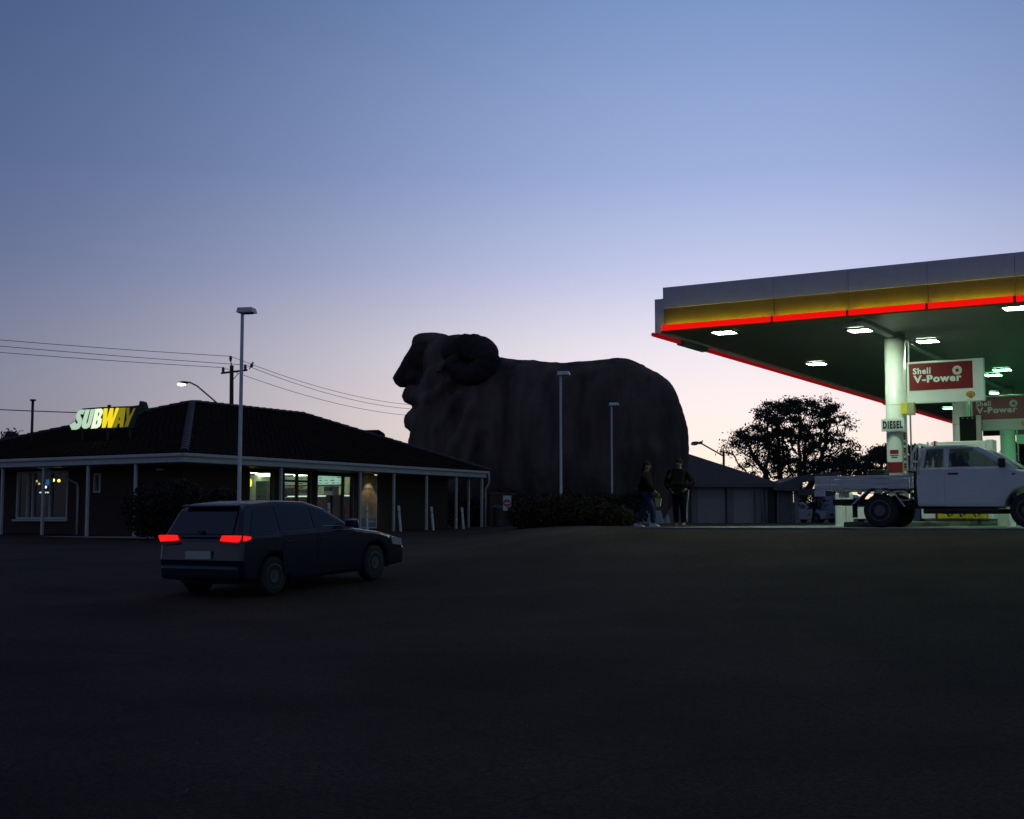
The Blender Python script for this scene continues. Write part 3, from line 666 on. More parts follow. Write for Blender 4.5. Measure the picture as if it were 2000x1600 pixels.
# ------------------------------------------------------------------ giant ram
RD = 74.0
RO = at_y(1080, 1016, RD); RO.z = -.05
RF = Frame(RO, TH + R(90))                       # x towards the head, y towards the camera
ram = thing('giant_ram', 'giant grey concrete ram statue standing beyond the forecourt', 'statue', RO, RF.th)
def rp(u, v, y=0): q = RF.on(u, v, 'y', y); return Vector((q.x, y, q.z))
body = MB()
top = [(812, 880, 1.2), (830, 800, 1.6), (850, 765, 1.9), (880, 735, 2.15), (910, 716, 2.3), (940, 704, 2.4), (970, 699, 2.5), (1000, 700, 2.55), (1050, 706, 2.6), (1100, 709, 2.6), (1150, 707, 2.6), (1190, 702, 2.6), (1215, 700, 2.55), (1240, 705, 2.45), (1265, 716, 2.3), (1288, 731, 2.1), (1308, 754, 1.8), (1322, 784, 1.4), (1331, 825, .9)]
rings = []; NR = 40
for k, (u, v, hw) in enumerate(top):
    t = rp(u, v); zb_ = .55 if 3 < k < 16 else 1.5 + .5 * (k > 16)
    ring = []
    for j in range(NR):
        q = 2 * math.pi * j / NR; c, s = math.cos(q), math.sin(q); e = 2 / 2.7
        yy = hw * math.copysign(abs(c) ** e, c); zz = (t.z + zb_) / 2 + (t.z - zb_) / 2 * math.copysign(abs(s) ** e, s)
        yy *= 1 + .10 * (1 - (zz - zb_) / max(.1, t.z - zb_))
        ring.append((t.x, yy, zz))
    rings.append(ring)
i0 = 0
for r_ in rings: body.v += r_
for k in range(len(rings) - 1):
    for j in range(NR):
        j2 = (j + 1) % NR; body.f.append((k * NR + j, k * NR + j2, (k + 1) * NR + j2, (k + 1) * NR + j))
body.f.append(tuple(range(NR))); body.f.append(tuple((len(rings) - 1) * NR + j for j in reversed(range(NR))))
PXM = F / 79.0
def rb(u, v, ru, rv, hy, y=0): body.ball(rp(u, v, y), (ru / PXM / .86, hy, rv / PXM), 24, 16)
rb(842, 700, 42, 44, 1.35); rb(846, 669, 37, 18, 1.25); rb(839, 664, 27, 14, 1.2); rb(900, 682, 60, 28, 1.6); rb(925, 690, 42, 34, 1.6)
rb(905, 745, 70, 62, 2.05); rb(880, 700, 48, 44, 1.55)
rb(817, 765, 25, 13, 1.0); rb(815, 774, 27, 15, 1.05); rb(819, 783, 28, 10, 1.05); rb(826, 774, 30, 19, 1.1); rb(848, 775, 34, 34, 1.3); rb(844, 795, 28, 14, 1.0)
rb(829, 821, 34, 29, 1.3); rb(832, 826, 34, 24, 1.35); rb(866, 830, 46, 55, 1.8); rb(862, 892, 42, 54, 1.8); rb(870, 940, 54, 60, 2.1)
rb(858, 750, 44, 34, 1.2); rb(858, 800, 32, 34, 1.4)
for k in range(13):                              # deep blunt muzzle with a convex nose line
    t = k / 12; rb(844 - 54 * t, 694 + 45 * t - 5 * math.sin(math.pi * t), 38 - 18 * t, 40 - 20 * t, 1.25 - .65 * t)
rb(777, 739, 8, 7, .4); rb(797, 746, 17, 12, .5); rb(808, 742, 20, 14, .7); rb(826, 738, 30, 22, 1.1); rb(836, 690, 30, 12, 1.3)
def roll(pts, r):
    pp = [rp(u, v, y) for u, v, y in pts]
    for a, b in zip(pp, pp[1:]):
        n = max(2, int((b - a).length / .3))
        for k in range(n): body.ball(a.lerp(b, k / n), r, 10, 8)
for sg in (1, -1):
    roll([(822, 776, .8 * sg), (834, 785, 1.4 * sg), (850, 775, 1.95 * sg), (872, 748, 2.1 * sg), (892, 735, 2.1 * sg)], .42)
    roll([(836, 834, 1.0 * sg), (846, 850, 1.7 * sg), (860, 835, 2.15 * sg), (885, 790, 2.3 * sg), (905, 760, 2.35 * sg)], .42)
    roll([(842, 905, 1.2 * sg), (855, 920, 1.9 * sg), (875, 900, 2.4 * sg), (905, 840, 2.5 * sg), (925, 790, 2.5 * sg)], .40)
    roll([(850, 965, 2.0 * sg), (885, 960, 2.55 * sg), (915, 900, 2.65 * sg), (945, 830, 2.65 * sg)], .32)
    # thigh and legs
    for k in range(10):
        t = k / 9; body.ball(rp(1246 + 28 * t, 890 + 108 * t, 1.45 * sg), (1.75 - .85 * t, 1.15 - .35 * t, 1.6 - .8 * t), 18, 12)
        body.ball(rp(900 - 6 * t, 920 + 75 * t, 1.45 * sg), (1.3 - .6 * t, 1.05 - .3 * t, 1.3 - .6 * t), 18, 12)
bo = body.build('body', STONE, None, fix=False)
md = bo.modifiers.new('r', 'REMESH'); md.mode = 'VOXEL'; md.voxel_size = .13
sm_ = bo.modifiers.new('s', 'SMOOTH'); sm_.factor = .5; sm_.iterations = 2
applied(bo); bo.parent = ram; me = bo.data; me.materials.clear(); me.materials.append(STONE)
co = np.empty(len(me.vertices) * 3, 'f'); me.vertices.foreach_get('co', co); co = co.reshape(-1, 3)
nn = np.empty(len(me.vertices) * 3, 'f'); me.vertices.foreach_get('normal', nn); nn = nn.reshape(-1, 3)
for k in range(len(co)):
    p = Vector(co[k]); d = .10 * mnoise.noise(p * .55) + .13 * mnoise.noise(Vector((p.x * .9, p.y * .9, p.z * .16))) + .05 * mnoise.noise(Vector((p.x * 2.6, p.y * 2.6, p.z * .5))) + .055 * mnoise.noise(Vector((p.x * 2.2, p.y * 2.2, p.z * 1.1))) + .03 * mnoise.noise(Vector((p.x * 4, p.y * 4, p.z * 5)))
    if p.z > 9.0: d *= .5
    if p.x > 8 and p.z > 6: d *= .6
    co[k] += nn[k] * d
me.vertices.foreach_set('co', co.ravel()); me.update()
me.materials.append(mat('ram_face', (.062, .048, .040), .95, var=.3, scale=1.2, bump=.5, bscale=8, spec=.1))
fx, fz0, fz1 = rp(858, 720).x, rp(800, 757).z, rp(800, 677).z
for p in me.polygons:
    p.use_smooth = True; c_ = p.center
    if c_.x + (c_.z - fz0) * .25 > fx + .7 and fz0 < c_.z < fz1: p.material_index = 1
for sg in (1, -1):                               # horns, ears, eyes
    path = [(866, 692, 1.0), (893, 680, 1.4), (920, 684, 1.7), (935, 703, 1.9), (928, 722, 2.05), (904, 732, 2.2), (881, 725, 2.35), (870, 708, 2.5), (880, 698, 2.6)]
    pp = [rp(u + 14 * (sg > 0), v, y * sg) for u, v, y in path]; fine = []; rr = []
    base = [.70, .80, .85, .82, .75, .65, .52, .38, .2]
    for k in range(len(pp) - 1):
        for j in range(8):
            t = j / 8; a = pp[max(k - 1, 0)]; b, c = pp[k], pp[k + 1]; d = pp[min(k + 2, len(pp) - 1)]
            fine.append(.5 * ((2 * b) + (c - a) * t + (2 * a - 5 * b + 4 * c - d) * t * t + (3 * b - a - 3 * c + d) * t ** 3))
            rr.append((base[k] + (base[k + 1] - base[k]) * t) * (1 + .06 * math.sin((k * 8 + j) * 1.57)))
    MB().tube(fine, rr, 14).build('horn', HORN, ram, smooth=True)
    ea = rp(868, 712, 1.55 * sg)
    g = MB()
    for k in range(7):
        t = k / 6; g.ball(ea + Vector((-.25 * t - .1, sg * (1.1 * t), -.5 * t * t)), (.36 * (1 - .6 * t) + .05, .22, .25 * (1 - .6 * t) + .05), 10, 8)
    g.build('ear', STONE, ram, smooth=True)
    MB().ball(rp(826, 700, 1.02 * sg), (.24, .12, .2), 12, 8).build('eye', HORN, ram, smooth=True)
HOOF = mat('hoof_concrete', (.42, .42, .42), .85, var=.15, bump=.3)
for u, y in ((1279, 1.45), (1279, -1.45), (893, 1.45), (893, -1.45)):
    q = rp(u, 1010, y)
    for s2 in (-.02, .02):
        g = MB(); ysh = .42 * (1 if s2 > 0 else -1)
        ring = lambda z, a, b: [(q.x + .15 + a * math.cos(t_ * .5236), y + ysh + b * math.sin(t_ * .5236), z) for t_ in range(12)]
        r0, r1 = ring(-.02, .92, .44), ring(.72, .70, .40)
        g.v = r0 + r1; g.f = [tuple(reversed(range(12))), tuple(range(12, 24))] + [(j, (j + 1) % 12, 12 + (j + 1) % 12, 12 + j) for j in range(12)]
        g.build('hoof', HOOF, ram, bevel=.05)

# ------------------------------------------------------------------ utility poles, wires, street lamps
def tubeline(pts, r, n=5): return MB().tube(pts, r, n)
UP = at_y(452, 1016, 100); ut = thing('utility_pole', 'timber utility pole with cross-arm and insulators behind the restaurant', 'utility pole', (UP.x, UP.y, 0), 0)
def UL(u, v, dy=0): q = at_y(u, v, 100 + dy); return Vector((q.x - UP.x, q.y - UP.y, q.z))
MB().tube([UL(451, 1020), UL(452.5, 714)], [.20, .15], 10).build('pole', TIMBER, ut)
a, b = UL(433, 729, 1.5), UL(482, 723, -1.5); MB().tube([a, b], .085, 6).build('cross_arm', TIMBER, ut)
MB().tube([UL(452, 714), UL(450.5, 704)], .045, 6).build('top_pin', DARK, ut); MB().tube([UL(455, 742), UL(466, 729, -.6)], .03, 6).build('brace', DARK, ut)
INS = mat('insulator', (.12, .12, .13), .3)
tips = [UL(450.5, 699), UL(436, 721, 1.3), UL(479, 716, -1.3)]
for q in tips: MB().lathe([(.03, -.28), (.12, -.2), (.09, -.12), (.14, -.08), (.10, .02), (.12, .06), (.05, .16), (.01, .17)], 'z', 10, q).build('insulator', INS, ut)
W3 = [Vector((UP.x, UP.y, 0)) + q + Vector((0, 0, .12)) for q in tips]
WM = mat('wire', (.05, .05, .055), .6)
def wire(a, b, sag, label, r=.022):
    pts = [a.lerp(b, k / 24) - Vector((0, 0, 4 * sag * (k / 24) * (1 - k / 24))) for k in range(25)]
    o = tubeline(pts, r).build('power_line', WM, smooth=True); tag(o, label, 'wire', 'overhead power lines')
for k, (ve, lb) in enumerate(((606, 'topmost overhead wire running left from the utility pole'), (632, 'lowest of three overhead wires running left from the utility pole'), (615, 'middle overhead wire running left from the utility pole'))):
    wire(W3[k], at_y(-600, ve, 86 + k), .25, lb)
for k, (e, lb) in enumerate((((860, 793), 'upper overhead wire running from the pole behind the ram'), ((860, 814), 'lowest overhead wire running from the pole behind the ram'), ((862, 800), 'second overhead wire running from the pole behind the ram'))):
    wire(W3[k], at_y(e[0], e[1], 150), 1.0, lb)
wire(at_y(-300, 783, 60), at_y(150, 806, 50), .05, 'lone low wire running left from behind the roof sign', .02)
bd = MB(); q = at_y(491.5, 714, 101)
bd.ball(q, (.13, .10, .17), 8, 6).ball(q + Vector((.08, 0, .2)), .08, 8, 6).tube([q + Vector((-.05, 0, -.05)), q + Vector((-.2, 0, -.32))], [.07, .02], 6).tube([q + Vector((.14, 0, .2)), q + Vector((.22, 0, .19))], [.03, .005], 5)
tag(bd.build('bird', DARK, smooth=True), 'small dark bird perched on the overhead wire by the pole', 'bird')
def street_lamp(name, label, base, pts, pole_top, lit, head, hr=.05, arm_r=.06, d=100):
    t = thing(name, label, 'street lamp', base, 0); B = Vector(base)
    if pole_top: MB().tube([(0, 0, -.05), Vector(pole_top) - B], [arm_r * 1.9, arm_r * 1.5], 8).build('pole', DARK, t)
    MB().tube([Vector(p) - B for p in pts], arm_r, 8).build('arm', mat('galvanised', (.25, .26, .27), .5, metal=.5), t)
    h = Vector(head) - B
    MB().ball(h + Vector((.1, 0, .1)), (.42, .2, .12), 12, 8).build('lamp_head', DARK, t, smooth=True)
    MB().ball(h + Vector((-.05, 0, -.02)), (.34, .17, .14), 12, 8).build('lamp_lens', lit, t, smooth=True)
SLIT = emit('street_light_lit', (1, .86, .66), 5.0)
hp = at_y(356, 750, 99.0)
street_lamp('street_lamp', 'lit street lamp on a long sloping arm above the restaurant roof', (UP.x - .1, UP.y - .35, 0), [at_y(452, 818, 99.6), at_y(434, 796, 99.4), at_y(385, 754, 99.2), at_y(371, 747, 99.1), at_y(360, 747, 99.0)], (UP.x - .1, UP.y - .3, at_y(452, 815, 99.6).z), SLIT, hp)
p2 = at_y(1414, 1016, 118)
street_lamp('street_lamp', 'slim street lamp with raised arm between the shed roof and the gum tree', (p2.x, p2.y, 0), [at_y(1413, 891, 118), at_y(1371, 867, 117.5), at_y(1362, 866, 117.4)], at_y(1413.5, 884, 118), mat('lens_off', (.5, .5, .48), .3), at_y(1357, 867, 117.3), arm_r=.07)
wire(at_y(1412, 905, 118), at_y(1330, 921, 118), .2, 'short wire from the slim street lamp pole towards the shed roof', .02)
q = at_y(1369, 864.5, 117.5); bd = MB().ball(q, (.16, .1, .13), 8, 6).ball(q + Vector((.14, 0, .14)), .07, 8, 6).tube([q, q + Vector((-.28, 0, -.1))], [.08, .02], 6)
tag(bd.build('bird', DARK, smooth=True), 'dark bird perched on the arm of the slim street lamp', 'bird')
p3 = at_y(803, 1016, 130); street_lamp('street_lamp', 'far lit street lamp glowing between restaurant roof and ram chest', (p3.x + 1.2, p3.y, 0), [at_y(822, 874, 130), at_y(812, 869, 130), at_y(806, 869, 130)], at_y(823, 870, 130), SLIT, at_y(801, 871, 130), arm_r=.06)

# ------------------------------------------------------------------ trees by space colonisation
def tree(name, label, u0, v0, d, lobes, nattr, leaf_n, leaf_s, seed, group, trunk_r=.3, depth=.8, step=.35, cat='tree', m=LEAF, stems=1, spread=1.0):
    rng = np.random.default_rng(seed); rnd = random.Random(seed); k = d / F
    base = at_y(u0, v0, d); base.z = -.05
    att = []
    tot = sum(l[2] * l[3] * l[4] for l in lobes)
    for (u, v, ru, rv, wgt) in lobes:
        c = at_y(u, v, d); n = int(nattr * ru * rv * wgt / tot)
        while n > 0:
            p = rng.uniform(-1, 1, 3); L_ = np.linalg.norm(p)
            if L_ > 1 or (L_ < .55 and rng.random() < .5): continue
            att.append((c.x - base.x + p[0] * ru * k, p[1] * max(ru, rv) * k * depth, c.z - base.z + p[2] * rv * k)); n -= 1
    att = np.array(att); cz = att[:, 2].min()
    nodes = [np.array((0., 0., 0.))]; par = [-1]
    th = max(.6, cz * .55)
    nst = int(th / step)
    if stems == 1:
        for i in range(nst): nodes.append(np.array((.05 * math.sin(i * .7), .03 * math.cos(i), (i + 1) * step))); par.append(len(nodes) - 2)
    else:
        for s_ in range(stems):
            a = 2 * math.pi * s_ / stems + .4; pr_ = 0
            for i in range(nst): nodes.append(np.array((math.cos(a) * spread * (i + 1) / nst * th * .45, math.sin(a) * spread * .6 * (i + 1) / nst * th * .45, (i + 1) * step))); par.append(pr_); pr_ = len(nodes) - 1
    alive = np.ones(len(att), bool)
    for it in range(160):
        N = np.array(nodes); A = att[alive]
        if len(A) == 0: break
        D = np.linalg.norm(A[:, None, :] - N[None], axis=2); near = D.argmin(1)
        grew = False; new = []
        for j in np.unique(near):
            dv = A[near == j] - N[j]; dv = (dv / np.linalg.norm(dv, axis=1)[:, None]).mean(0) + rng.normal(0, .14, 3)
            L_ = np.linalg.norm(dv)
            if L_ < 1e-3: continue
            new.append((N[j] + dv / L_ * step, j))
        for p, j in new: nodes.append(p); par.append(j)
        N = np.array(nodes[-len(new):]) if new else N
        dd = np.linalg.norm(att[:, None, :] - N[None], axis=2).min(1); alive &= dd > step * 1.25
        if len(nodes) > 6000: break
    N = len(nodes); w = [0.0] * N; ch = [0] * N
    for i in range(N - 1, 0, -1):
        if ch[i] == 0: w[i] = 1.0
        w[par[i]] += w[i]; ch[par[i]] += 1
    rad = [max(.014, trunk_r * (q / max(w)) ** .46) for q in w]
    t = thing(name, label, cat, base, 0, group)
    g = MB()
    for i in range(1, N):
        j = par[i]; r0 = rad[j] if (ch[j] == 1 or j == 0) else min(rad[j], rad[i] * 1.25)
        g.tube([nodes[j], nodes[i]], [r0, rad[i]], 6 if rad[i] > .05 else 4, cap=False)
    g.build('trunk', BARK, t, smooth=True, fix=False)
    tips = [i for i in range(N) if ch[i] == 0 or (rad[i] < .03 and rnd.random() < .35)]
    g = MB()
    per = max(3, leaf_n // len(tips))
    for i in tips:
        c = Vector(nodes[i]); rr = rnd.uniform(.16, .38)
        hf = .5 + 1.0 * (c.z - cz) / max(.1, att[:, 2].max() - cz)
        for _ in range(int(per * hf * rnd.uniform(.3, 1.4))):
            leaf(g, c + Vector((rnd.gauss(0, rr), rnd.gauss(0, rr), rnd.gauss(0, rr * .6))), leaf_s * rnd.uniform(.6, 1.4), rnd, .4)
    g.build('crown', m, t, fix=False)
    return t
TG = 'gum trees beyond the service station'
tree('gum_tree', 'large spreading gum tree with open branching crown beyond the shed', 1543, 1018, 95,
     [(1555, 822, 88, 42, 1.7), (1630, 838, 30, 40, 1.2), (1490, 862, 62, 40, 1.2), (1450, 872, 38, 26, 1), (1632, 880, 46, 42, 1.1), (1545, 880, 95, 50, .7), (1500, 915, 65, 30, .8), (1590, 915, 60, 30, .6), (1470, 905, 30, 18, .6), (1660, 886, 24, 20, 1.0), (1430, 880, 22, 18, .9), (1600, 795, 40, 16, 1.0), (1510, 800, 40, 18, 1.0)], 1400, 24000, .12, 5, TG, .42, stems=4, spread=1.5)
tree('gum_tree', 'smaller gum tree with flat-topped crown left of the canopy column', 1712, 1018, 125, [(1705, 905, 36, 18, 1), (1728, 890, 34, 20, 1.2), (1690, 925, 24, 14, .8), (1745, 905, 35, 22, 1)], 420, 9000, .17, 9, TG, .3)
tree('gum_tree', 'gum tree peeking out right of the canopy column above the ute rack', 1802, 1018, 128, [(1795, 885, 26, 16, 1.2), (1820, 880, 24, 10, 1), (1775, 910, 22, 25, 1)], 300, 6000, .17, 11, TG, .28)
tree('gum_tree', 'dark gum tree at the right edge behind the cab windscreen', 1990, 1018, 122, [(1985, 893, 26, 18, 1), (2010, 880, 34, 26, 1)], 260, 6000, .17, 12, TG, .28)
tree('gum_tree', 'straggly bushy young gum behind the tray of the ute', 1625, 1018, 108, [(1600, 925, 40, 22, 1), (1640, 912, 40, 25, 1), (1672, 925, 24, 15, 1)], 380, 5200, .13, 14, TG, .16, stems=3)
tree('gum_tree', 'slender roadside sapling seen under the shed awning', 1588, 1018, 86, [(1592, 980, 20, 18, 1), (1575, 962, 25, 12, 1), (1620, 958, 20, 12, .8)], 160, 1700, .10, 15, TG, .10, step=.25)
tree('gum_tree', 'dark rounded tree peeking over the left end of the restaurant roof', 28, 1018, 100, [(22, 862, 20, 16, 1.2), (48, 868, 24, 12, 1), (0, 880, 30, 20, 1), (40, 890, 40, 20, 1)], 260, 8000, .15, 16, 'trees behind the restaurant', .25)

# ------------------------------------------------------------------ sheds behind the ram
SHY = 82.0
sho = at_y(1515, 1016, SHY - 2); SHF = Frame((sho.x, sho.y, 0), 0)
METR = mat('corrugated_iron', (.15, .135, .13), .6, metal=0, var=.15); SHW = mat('shed_wall', (.34, .29, .27), .85, var=.1, bump=.1)
shed = thing('storage_shed', 'grey shed with corrugated roof beside the hind legs of the ram', 'shed', (sho.x, sho.y, 0), 0)
def su(u): return at_y(u, 1016, SHY - 2).x - sho.x
def sz(v): return at_y(1500, v, SHY - 2).z
x0, x1 = su(1290), su(1515); ez = sz(948)
MB().box(x0, x1, .3, 8, -.1, ez).build('wall', SHW, shed)
rz_ = sz(868); g = MB(); n = 110; xr = su(1325)
EL, ER = Vector((x0 - .3, -.4, ez)), Vector((su(1526), -.4, ez + .05)); RL, RR = Vector((x0 - .3, 4.2, rz_)), Vector((xr, 4.2, rz_))
for i in range(n):
    s0_, s1_ = i / n, (i + 1) / n; o0, o1 = .03 * math.cos(i * math.pi), .03 * math.cos((i + 1) * math.pi)
    A, B, C, D = EL.lerp(ER, s0_), EL.lerp(ER, s1_), RL.lerp(RR, s1_), RL.lerp(RR, s0_); zz = Vector((0, 0, 1))
    g.quad([A + zz * o0, B + zz * o1, C + zz * o1, D + zz * o0])
EB = Vector((su(1526), 8.6, ez)); g.quad([ER, EB, RR]); g.quad([EB, Vector((x0 - .3, 8.6, ez)), RL, RR])
g.build('roof', METR, shed, kind='stuff', fix=False)
MB().box(x0 - .3, su(1526), -.5, -.41, ez - .12, ez + .02).build('gutter', mat('shed_trim', (.18, .17, .18), .6), shed)
for a, b, nm in ((1362, 1417, 'roller_door'), (1434, 1478, 'roller_door')):
    o = MB()
    for k in range(22): z = -.05 + k * .105; o.box(su(a), su(b), .2 + .012 * (k % 2), .298, z, z + .103)
    o.build(nm, mat('roller_door', (.50, .44, .43), .7, var=.08), shed, kind='stuff')
for u in (1357, 1427, 1482): MB().box(su(u) - .2, su(u) + .2, .0, .28, -.1, ez - .13).build('pillar', SHW, shed, bevel=.02)
for u in (1489, 1497): MB().tube([(su(u), -.05, -.1), (su(u), -.05, ez - .1)], .06, 8).build('downpipe', mat('shed_pipe', (.3, .3, .31), .5), shed, smooth=True)
MB().box(su(1502), su(1514), .22, .29, -.05, 2.05).build('door', DARK, shed)
aw = thing('open_awning', 'flat-roofed grey awning and kiosk joining the shed on its right', 'awning', (sho.x + .6, sho.y, 0), 0)
def au(u): return su(u) - .6
MB().prism([(au(1508), sz(950)), (au(1560), sz(930)), (au(1640), sz(921)), (au(1640), sz(929)), (au(1562), sz(944)), (au(1556), sz(960)), (au(1508), sz(958))], 'y', -.6, 5).build('roof', METR, aw)
MB().box(au(1556), au(1650), -.55, -.35, sz(968), sz(955)).build('beam', mat('awning_beam', (.10, .09, .10), .7), aw)
MB().box(au(1519), au(1551), .1, 4, -.1, sz(956)).build('wall', SHW, aw); MB().box(au(1523), au(1547), .05, .095, -.05, 2.0).build('door', mat('kiosk_door', (.17, .165, .17), .7), aw)
MB().box(au(1552), au(1560), -.1, .15, -.1, sz(958)).build('post', mat('awning_post', (.3, .29, .28), .7), aw); MB().box(au(1646), au(1651), -.1, .1, -.1, sz(958)).build('post', MATS['awning_post'], aw)

# ------------------------------------------------------------------ vehicles: wheels shared
TYRE = BLACK; RIM = mat('steel_rim', (.11, .115, .125), .45, metal=.3); CHAS = mat('chassis_black', (.02, .02, .022), .7)
def wheel(parent, x, y, r, w, out, spokes=8, rim=.58, hub=RIM):
    """tyre and rim; out = +1/-1 is the side facing outwards"""
    t = MB(); prof = [(r * .60, -w / 2), (r * .86, -w / 2), (r * .97, -w * .38), (r, -w * .2), (r, w * .2), (r * .97, w * .38), (r * .86, w / 2), (r * .60, w / 2)]
    t.lathe(prof, 'y', 28); o = t.build('wheel', TYRE, parent, smooth=False); o.location = (x, y, r)
    g = MB(); R_ = r * .62
    g.lathe([(R_, out * w * .42), (R_, out * w * .52), (R_ * .92, out * w * .53), (R_ * .86, out * w * .40), (R_ * .55, out * w * .44), (R_ * .5, out * w * .52), (R_ * .22, out * w * .50), (R_ * .2, out * w * .58), (.001, out * w * .58)], 'y', 28)
    rm = g.build('rim', hub, o, smooth=False)
    h = MB()
    for k in range(spokes):
        q = 2 * math.pi * k / spokes; c = Vector((math.cos(q) * R_ * .74, 0, math.sin(q) * R_ * .74))
        h.lathe([(R_ * .085, out * w * .425), (R_ * .085, out * w * .455)], 'y', 8, c)
    h.build('rim_holes', CHAS, o)
    return o
def arch(cx, cz, r, a0=0, a1=180, n=14): return [(cx + r * math.cos(R(a0 + (a1 - a0) * k / n)), cz + r * math.sin(R(a0 + (a1 - a0) * k / n))) for k in range(n + 1)]

# ------------------------------------------------------------------ white tray-back ute
UTW = mat('ute_white', (.66, .69, .70), .28, var=.03, coat=.4); UTG = mat('ute_grey_alloy', (.55, .57, .60), .4, metal=.35, var=.08)
q = at_y(1722, 1029, 28.7)
ute = thing('tray_ute', 'white extra-cab ute with dropside tray parked under the canopy edge', 'ute', (q.x + D1.x * .76, q.y + D1.y * .76, .004), TH - R(90))
# local: x forward, y left; the side towards the camera is y = -0.9
YN = -.0
def UB(x0, x1, y0, y1, z0, z1, nm, m, par=ute, bv=.015): return MB().box(x0, x1, y0, y1, z0, z1).build(nm, m, par, bevel=bv)
OFF = .78                                        # rear wheel centre plane
q0 = .88
# lower body with front wheel arch
poly = [(.82, .46), (.80, .95), (.82, 1.30), (2.62, 1.31), (2.95, 1.22), (3.35, 1.17), (3.75, 1.10), (3.93, 1.0), (3.97, .62), (3.93, .46), (3.60, .44)] + arch(3.085, .40, .47, 5, 175) + [(2.56, .44)]
bodyu = MB().prism(poly, 'y', -q0, q0).build('body', UTW, ute, bevel=.05)
UB(2.9, 3.9, -.7, .7, 1.0, 1.02, 'hood_panel', UTW)
# swage line, doors
def side(nm, pts, y, m, th=.012, par=ute, bv=.006): return MB().prism(pts, 'y', y - th, y).build(nm, m, par, bevel=bv)
dpoly = [(1.43, .50), (1.40, 1.28), (2.66, 1.28), (2.66, .50)]
for s_ in (-1, 1):
    yy = s_ * q0 + (0 if s_ < 0 else .012)
    d_ = side('door', [(1.44, .52), (1.41, .8), (1.41, 1.27), (2.62, 1.27), (2.66, 1.1), (2.66, .62), (2.56, .52)], yy, UTW, .012)
    MB().box(1.48, 1.70, yy + s_ * .012 - .02, yy + s_ * .012 + .02, 1.14, 1.18).build('door_handle', CHAS, d_, bevel=.01)
    MB().box(1.44, 2.64, yy - .006 + s_ * .014, yy + .006 + s_ * .014, .62, .74).build('side_moulding', UTW, d_, bevel=.004)
    side('rear_door', [(.86, .52), (.84, .95), (.86, 1.27), (1.385, 1.27), (1.385, .8), (1.415, .52)], yy, UTW, .012)
    MB().box(2.78, 2.85, s_ * q0 - .008, s_ * q0 + .008, 1.12, 1.15).build('side_indicator', CHAS, ute)
    # side step
    MB().tube([(.95, s_ * .86, .36), (2.5, s_ * .86, .36)], .055, 8).build('side_step', CHAS, ute)
# greenhouse: pillars, roof, panes (tapers inward to the roof)
def YR(z): return q0 - .02 - (z - 1.30) * .30
def post(nm, a, b, wa, wb, s_, m=UTW):           # pillar between (x,z) a and b
    g = MB(); v = []
    for (x, z), w_ in ((a, wa), (b, wb)):
        y = YR(z); v += [(x - w_ / 2, s_ * y, z), (x + w_ / 2, s_ * y, z), (x + w_ / 2, s_ * (y - .07), z), (x - w_ / 2, s_ * (y - .07), z)]
    g.v = v; g.f = [(0, 1, 2, 3), (7, 6, 5, 4), (0, 4, 5, 1), (1, 5, 6, 2), (2, 6, 7, 3), (3, 7, 4, 0)]
    return g.build(nm, m, ute, bevel=.012)
RFZ = 1.70
for s_ in (-1, 1):
    post('pillar', (.885, 1.27), (.945, RFZ + .02), .13, .14, s_); post('pillar', (1.43, 1.27), (1.43, RFZ + .02), .10, .12, s_)
    g = MB(); pts = [(2.84, 1.24), (2.52, 1.44), (2.24, 1.62), (2.02, 1.72)]; prev = None
    for k in range(3):
        a_, b_ = pts[k], pts[k + 1]; v = []
        for (x, z) in (a_, b_):
            y = YR(z); v += [(x - .06, s_ * y, z - .035), (x + .05, s_ * (y - .01), z + .03), (x + .05, s_ * (y - .09), z + .03), (x - .06, s_ * (y - .09), z - .035)]
        i = len(g.v); g.v += v; g.f += [tuple(i + t for t in f) for f in ((0, 1, 2, 3), (7, 6, 5, 4), (0, 4, 5, 1), (1, 5, 6, 2), (2, 6, 7, 3), (3, 7, 4, 0))]
    g.build('pillar', UTW, ute, bevel=.01)
    MB().prism([(1.48, 1.272), (2.74, 1.272), (2.70, 1.31), (1.48, 1.31)], 'y', s_ * (q0 - .05), s_ * (q0 - .012)).build('window_sill', UTW, ute)
    MB().quad([(.94, s_ * (YR(1.28) - .03), 1.28), (1.43, s_ * (YR(1.28) - .03), 1.28), (1.43, s_ * (YR(1.7) - .03), 1.70), (.96, s_ * (YR(1.7) - .03), 1.70)]).build('window', CARGL, ute)
    MB().quad([(1.43, s_ * (YR(1.28) - .03), 1.28), (2.76, s_ * (YR(1.28) - .03), 1.28), (2.50, s_ * (YR(1.44) - .03), 1.44), (2.22, s_ * (YR(1.61) - .03), 1.61), (2.03, s_ * (YR(1.7) - .03), 1.70), (1.43, s_ * (YR(1.7) - .03), 1.70)]).build('window', CARGL, ute)
    m_ = MB().box(2.52, 2.66, s_ * .90 - .06, s_ * .90 + .12 * (s_ > 0) + (.06 if s_ < 0 else 0), 1.28, 1.48).build('side_mirror', CHAS, ute, bevel=.03)
roofp = [(.87, 1.68), (.94, 1.755), (1.25, 1.79), (1.75, 1.795), (2.0, 1.755), (2.08, 1.70), (1.9, 1.70), (1.2, 1.705)]
MB().prism(roofp, 'y', -.74, .74).build('roof', UTW, ute, bevel=.035)
MB().quad([(2.92, -.78, 1.24), (2.92, .78, 1.24), (2.08, .66, 1.715), (2.08, -.66, 1.715)]).build('windscreen', CARGL, ute)
MB().quad([(.90, -.72, 1.30), (.90, .72, 1.30), (.98, .64, 1.69), (.98, -.64, 1.69)]).build('rear_window', CARGL, ute)
